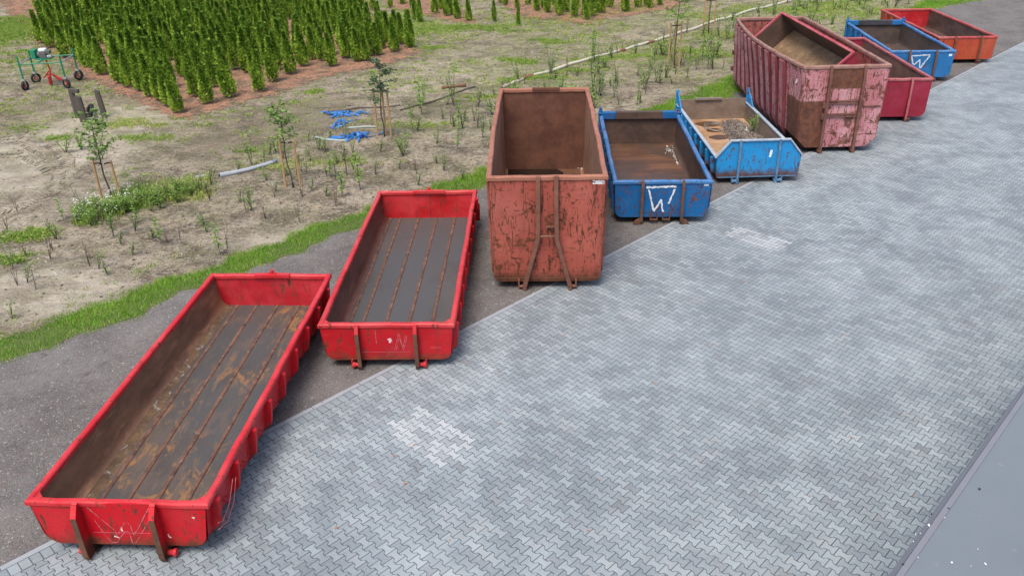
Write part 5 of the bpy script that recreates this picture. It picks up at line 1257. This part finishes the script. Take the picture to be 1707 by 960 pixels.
# ================================================================== FIELD: THINGS
def onground(pts, dz): 
    out = []
    for q in pts: p = atg(*q); p.z += dz; out.append(p)
    return out
def relpipe(name, pts, r, mat, label, cat, dz=None, seg=10, extra=None):
    P = onground(pts, r*.8 if dz is None else dz); b = P[0].copy(); root = empty(name, b, 0, label, cat)
    # subdivide so it follows the ground
    Q = []
    for a, c_ in zip(P, P[1:]):
        for i in range(6): t = i/6; q = a.lerp(c_, t); q.z = gz(q.x, q.y)+(r*.8 if dz is None else dz); Q.append(q-b)
    Q.append(P[-1]-b); m = MB(); m.tube(Q, r, seg); m.build('pipe_body', mat, root, smooth=True); return root, Q
M_pvc = plain('grey_pvc', (.36, .38, .41), .5, .2, 3, .1); M_pale = plain('pale_pipe', (.50, .46, .36), .7, .3, 1.5, .2)
M_brownwood = plain('brown_wood', (.20, .095, .055), .85, .35, 6, .3); M_hose = plain('dark_hose', (.09, .075, .06), .8, .35, 4, .2)
root, Q = relpipe('drain_pipe', [(368, 297), (415, 285), (460, 269)], .065, M_pvc, 'grey plastic drain pipe lying on the sand beside the stakes of the sparse pale sapling', 'pipe')
m = MB(); d_ = (Q[1]-Q[0]).normalized(); m.tube([Q[0]-d_*.02, Q[0]+d_*.28], .078, 12); m.build('socket', M_pvc, root); m = MB(); m.tube([Q[0]-d_*.024, Q[0]-d_*.021], .055, 12); m.build('dark_bore_disc', M_black, root)  # flat black disc on the closed end paints the dark inside of the pipe
relpipe('drain_pipe', [(328, 300), (343, 296)], .055, M_pvc, 'short stub of grey plastic pipe at the end of the weed bank', 'pipe')
root, Q = relpipe('irrigation_pipe', [(838, 147), (865, 137), (894, 127), (952, 109), (1021, 89), (1060, 77), (1105, 65), (1145, 52), (1185, 39), (1235, 24), (1290, 9), (1330, 0), (1390, -16)], .07, M_pale, 'long pale irrigation pipe running across the field past the tall containers', 'pipe')
for t in (9, 26, 33): m = MB(); d_ = (Q[t+1]-Q[t]).normalized(); m.tube([Q[t]-d_*.35, Q[t]+d_*.35], .075, 10); m.build('coupling', M_brownwood, root)
m = MB(); m.tube([Q[i]+Vector((0, 0, .004)) for i in range(0, 8)], .066, 10); m.build('end_section', M_brownwood, root)
relpipe('hose', [(667, 184), (690, 178), (720, 171), (755, 158), (792, 145)], .035, M_hose, 'dark hose curving away from the dark feathery sapling', 'hose')
relpipe('wooden_pole', [(542, 188), (600, 180), (667, 175)], .03, M_hose, 'thin grey pole lying behind the blue sheeting', 'pole')
relpipe('wooden_pole', [(737, 149), (776, 144)], .06, M_brownwood, 'short reddish brown pole lying near the end of the dark hose', 'pole')
M_gpipe = plain('green_grey_pipe', (.33, .38, .33), .6, .2, 5)
relpipe('drain_pipe', [(526, 231), (545, 235), (578, 235)], .04, M_gpipe, 'pale green pipe ending at the lower heap of blue sheeting', 'pipe')
relpipe('drain_pipe', [(577, 216), (630, 214)], .035, M_gpipe, 'pale green pipe between the two heaps of blue sheeting', 'pipe')
M_blue = plain('blue_sheeting', (.03, .15, .42), .4, .55, 9, .3)
def heap(cx, cy, rx, ry, n, label):
    b = atg(cx, cy); root = None; m = MB()
    for k in range(n):
        a = random.uniform(-.5, .4)+(0 if k % 3 else 1.3); x, y = random.gauss(0, rx*.45), random.gauss(0, ry*.45); L_ = random.uniform(.3, rx*1.0)
        pts = [Vector((x+math.cos(a)*L_*(t-.5)*2*.6, y+math.sin(a)*L_*(t-.5)*2*.6+.05*math.sin(t*6+k), .02+.10*random.random()*math.sin(math.pi*t)+.02*noise1(t*3, k))) for t in np.linspace(0, 1, 9)]
        wv = random.uniform(.02, .06); vs = []; nrm = Vector((-math.sin(a), math.cos(a), random.uniform(-.6, .6))).normalized()
        for i, p in enumerate(pts): wi = wv*(1+.4*math.sin(i*1.3+k)); vs += [p-nrm*wi, p+nrm*wi, p+nrm*wi+Vector((0, 0, .004)), p-nrm*wi+Vector((0, 0, .004))]
        fs = [(i*4+q, i*4+(q+1) % 4, (i+1)*4+(q+1) % 4, (i+1)*4+q) for i in range(8) for q in range(4)]
        m.add(vs, fs)
    o = m.build('blue_sheeting', M_blue, loc=b); tag(o, label, 'sheeting')
heap(576, 190, .7, .45, 22, 'upper and larger heap of crumpled blue plastic strips'); heap(572, 205, .5, .7, 12, 'ragged tail of blue plastic strips hanging down from the larger heap'); heap(594, 229, .75, .3, 16, 'lower and smaller heap of crumpled blue plastic strips')
M_post = plain('weathered_wood', (.085, .072, .058), .9, .3, 5, .6)
def wpost(b, t, h_, w_, lab, d2=None):
    p = atg(*b); m = MB(); vs = []
    for z, k in ((-.05, 1), (h_*.5, .96), (h_, .9)):
        for i in range(10):
            a = i*2*math.pi/10; rr = w_*k*(1+.12*math.sin(i*2.3+z)); vs.append((rr*math.cos(a)+t*z, rr*math.sin(a)*.8, z+(.05*math.sin(i*1.9) if z == h_ else 0)))
    fs = [(j*10+i, j*10+(i+1) % 10, (j+1)*10+(i+1) % 10, (j+1)*10+i) for j in range(2) for i in range(10)]+[tuple(range(20, 30))]
    m.add(vs, fs); o = m.build('wooden_post', M_post, loc=p, bevel=.01); tag(o, lab, 'post'); return p
wpost((175, 196), -.06, .98, .105, 'short weathered wooden post standing alone, right of the other two')
wpost((141, 203), -.02, .92, .14, 'thick weathered wooden post with the old tyre beside it')
pp = wpost((131, 196), -.02, 1.05, .11, 'weathered wooden post with notched top behind the thick one')
m = MB(); m.obox((.10, -.02, 1.0), (.16, 0, -.02), (0, .07, 0), (0, 0, .07)); m.build('notched_cap', M_post, bpy.data.objects.get('wooden_post.002'), bevel=.01)
p = atg(150, 192); m = MB()
pts = [(.0+.27*math.cos(t), 0, .27*math.sin(t)) for t in [k*2*math.pi/28 for k in range(29)]]; m.tube(pts, .075, 10, caps=False); o = m.build('old_tyre', M_black, loc=(p.x, p.y, p.z+.10), smooth=True); o.rotation_euler = (-.5, 0, -1.0); tag(o, 'old black tyre half buried behind the thick wooden post', 'tyre')

# weeding machine ---------------------------------------------------------------
M_green = plain('green_enamel', (.015, .20, .11), .45, .25, 6, .1); M_galv = plain('galvanised', (.42, .44, .43), .4, .2, 8, .1, .5); M_redm = plain('red_enamel', (.38, .02, .02), .45, .3, 8, .1); M_eng = plain('engine_grey', (.10, .10, .10), .5, .5, 20, .3)
W4 = [atg(44, 151), atg(62, 138), atg(133, 133), atg(113, 147)]; cx = sum((q for q in W4), Vector())/4
mr = empty('weeding_machine', (cx.x, cx.y, gz(cx.x, cx.y)), 0, 'green four-wheeled straddle weeding machine with an engine on its frame', 'machine')
L4 = [q-Vector((cx.x, cx.y, q.z)) for q in W4]; FZ = 1.08; TZ = [1.40, 1.38, 1.32, 1.36]
for k, q in enumerate(L4):
    inn = (-q).normalized()*.0
    m = MB(); m.tube([(q.x, q.y, .42), (q.x, q.y, TZ[k])], .038, 4 if False else 8); m.build('leg', M_green, mr)
    m = MB(); m.obox((q.x, q.y, .43), (.06, 0, 0), (0, .05, 0), (0, 0, .05)); sdx = .055
    for sgn in (-1, 1): m.box((q.x+sgn*.055-.007, q.y-.02, .16), (q.x+sgn*.055+.007, q.y+.02, .44))
    fk = m.build('fork', M_galv, mr, bevel=.004)
    wr = MB(); R0 = .165; yaw = [R(82), R(48), R(55), R(-25)][k]; 
    ax = Vector((math.cos(yaw+math.pi/2), math.sin(yaw+math.pi/2), 0)); fw = Vector((math.cos(yaw), math.sin(yaw), 0)); c0 = Vector((q.x, q.y, .21))
    wr.tube([c0+fw*R0*math.cos(t)+Vector((0, 0, R0*math.sin(t))) for t in [i*2*math.pi/22 for i in range(23)]], .052, 8, caps=False); wh = wr.build('wheel', M_black, mr, smooth=True)
    m = MB(); m.tube([c0-ax*.035, c0+ax*.035], .085, 14); m.build('rim', M_redm, wh, bevel=.01); m = MB(); m.tube([c0-ax*.06, c0+ax*.06], .035, 8); m.build('hub', M_galv, wh)
for a, b, mt in ((0, 3, M_green), (1, 2, M_green), (0, 1, M_galv), (3, 2, M_galv)):
    m = MB(); m.tube([L4[a]+Vector((0, 0, FZ)), L4[b]+Vector((0, 0, FZ))], .026, 6); m.build('frame_bar', mt, mr)
ctr = (L4[0]+L4[1]+L4[2]+L4[3])/4
e0 = Vector((ctr.x-.10, ctr.y+.12, FZ))
m = MB(); m.tube([L4[0].lerp(L4[3], .42)+Vector((0, 0, FZ)), L4[1].lerp(L4[2], .42)+Vector((0, 0, FZ))], .03, 6); m.build('frame_bar', M_green, mr)
m = MB(); m.box((e0.x-.32, e0.y-.22, FZ+.02), (e0.x+.30, e0.y+.22, FZ+.06)); m.build('engine_plate', M_green, mr)
m = MB(); m.box((e0.x-.14, e0.y-.15, FZ+.06), (e0.x+.14, e0.y+.14, FZ+.30)); m.tube([(e0.x-.14, e0.y, FZ+.2), (e0.x-.24, e0.y, FZ+.2)], .12, 12); m.box((e0.x+.05, e0.y-.10, FZ+.22), (e0.x+.30, e0.y+.08, FZ+.36)); eng = m.build('engine_block', M_eng, mr, bevel=.02)
m = MB(); m.box((e0.x-.15, e0.y-.12, FZ+.32), (e0.x+.14, e0.y+.12, FZ+.45)); m.build('fuel_tank', M_white, eng, bevel=.05, seg=3)
m = MB(); m.box((e0.x+.16, e0.y-.14, FZ+.08), (e0.x+.36, e0.y+.0, FZ+.18)); m.build('exhaust', M_galv, eng, bevel=.02)
m = MB(); m.box((e0.x-.46, e0.y-.16, FZ+.05), (e0.x-.28, e0.y+.14, FZ+.42)); m.build('guard', M_green, mr, bevel=.03)
m = MB(); m.tube([(ctr.x, ctr.y, FZ), (ctr.x+.05, ctr.y, .6), (ctr.x-.02, ctr.y-.05, .38)], .03, 6); m.build('drive_column', M_redm, mr)
for (a, b, c_) in (((ctr.x, ctr.y, .62), (ctr.x-.25, ctr.y-.1, .35), .03), ((ctr.x, ctr.y, .55), (ctr.x+.32, ctr.y+.02, .28), .04), ((ctr.x-.1, ctr.y, .45), (ctr.x+.2, ctr.y-.05, .45), .03)):
    m = MB(); m.tube([a, b], c_, 6); m.build('tine_arm', M_redm, mr)
m = MB(); m.tube([(ctr.x-.02, ctr.y-.08, .40), (ctr.x-.02, ctr.y-.08, .10), (ctr.x-.02, ctr.y-.08, .02)], [.075, .07, .03], 8); m.build('tine', M_redm, mr)
m = MB(); m.tube([(ctr.x+.22, ctr.y, .36), (ctr.x+.42, ctr.y+.02, .22)], .065, 8); m.build('tine', M_redm, mr)

# tyre lugs pressed into the sand --------------------------------------------------
m = MB()
def arc(px0, off, n_):
    P = [at(*q) for q in px0]; D = [0]
    for a, b in zip(P, P[1:]): D.append(D[-1]+(b-a).length)
    t = 0
    while t < D[-1]:
        i = max(k for k in range(len(D)-1) if D[k] <= t); f = (t-D[i])/(D[i+1]-D[i]); p = P[i].lerp(P[i+1], f); d_ = (P[i+1]-P[i]).normalized(); nrm = Vector((-d_.y, d_.x, 0))
        for s in (-1, 1):
            c_ = p+nrm*(off+s*.13+random.gauss(0, .01)); c_.z = gz(c_.x, c_.y)+.006; u_ = (nrm+d_*s*.75).normalized(); w_ = Vector((-u_.y, u_.x, 0))
            if random.random() < .85: m.obox(c_, u_*.12, w_*.030, (0, 0, .028*random.uniform(.4, 1.2)), 0, random.random())
        t += .15
arc([(-20, 232), (35, 226), (80, 240), (112, 266), (108, 300), (60, 335), (10, 350)], 0, 0)
arc([(-20, 262), (30, 258), (65, 268), (88, 290), (85, 318), (40, 345), (-20, 360)], .0, 0)
arc([(-20, 240), (40, 234), (78, 252), (100, 280), (95, 310), (50, 340)], -.15, 0)
arc([(-10, 380), (40, 352), (90, 320), (130, 285), (170, 262)], 0, 0)
o = m.build('tyre_tracks', M_sand); a_ = o.data.attributes.new('region', 'FLOAT', 'POINT'); a_.data.foreach_set('value', [.9]*len(o.data.vertices)); tag(o, kind='stuff')
# fallen leaves on the paving ---------------------------------------------------------
M_fall = plain('dry_leaf', (.42, .16, .06), .8, .3, 30)
for (px, py) in [(1522, 826), (1350, 828), (1498, 690), (1180, 575), (833, 707), (675, 806), (657, 760), (690, 742), (1090, 640), (940, 560), (1240, 470), (560, 880), (1000, 800), (1120, 760), (1410, 560), (1580, 480), (980, 884), (750, 900), (1420, 730)]:
    p = at(px, py, .006); m = MB(); s_ = random.uniform(.02, .036); pts = [(s_*math.cos(a)*(1 if k % 2 else .55), s_*math.sin(a)*(1 if k % 2 else .5)*.7) for k, a in enumerate([i*2*math.pi/8 for i in range(8)])]
    vs = [(x, y, .004+.4*abs(x)) for x, y in pts]+[(x, y, .006+.4*abs(x)) for x, y in pts]; m.add(vs, [tuple(range(8))[::-1], tuple(range(8, 16))]+[(i, (i+1) % 8, 8+(i+1) % 8, 8+i) for i in range(8)])
    o = m.build('fallen_leaf', M_fall, loc=p); o.rotation_euler.z = random.uniform(0, 6); tag(o, 'tiny dry orange leaf lying on the grey paving', 'leaf', 'dry leaves on the paving')
# loose gravel on the verge --------------------------------------------------------------
n = 9000; U = rng.uniform(-9, 34, n); v = -rng.uniform(0, 1, n)**1.3*5.5; v = np.maximum(v, np.array([strip_v(u) for u in U])+.1); v = np.where(rng.uniform(0, 1, n) < .04, rng.uniform(0, .5, n), v)
P = [kerb(U[i], v[i], .006) for i in range(n)]
tag(stones('loose_gravel', P, .005, .014, M_stone, (.1, .85)), kind='stuff')
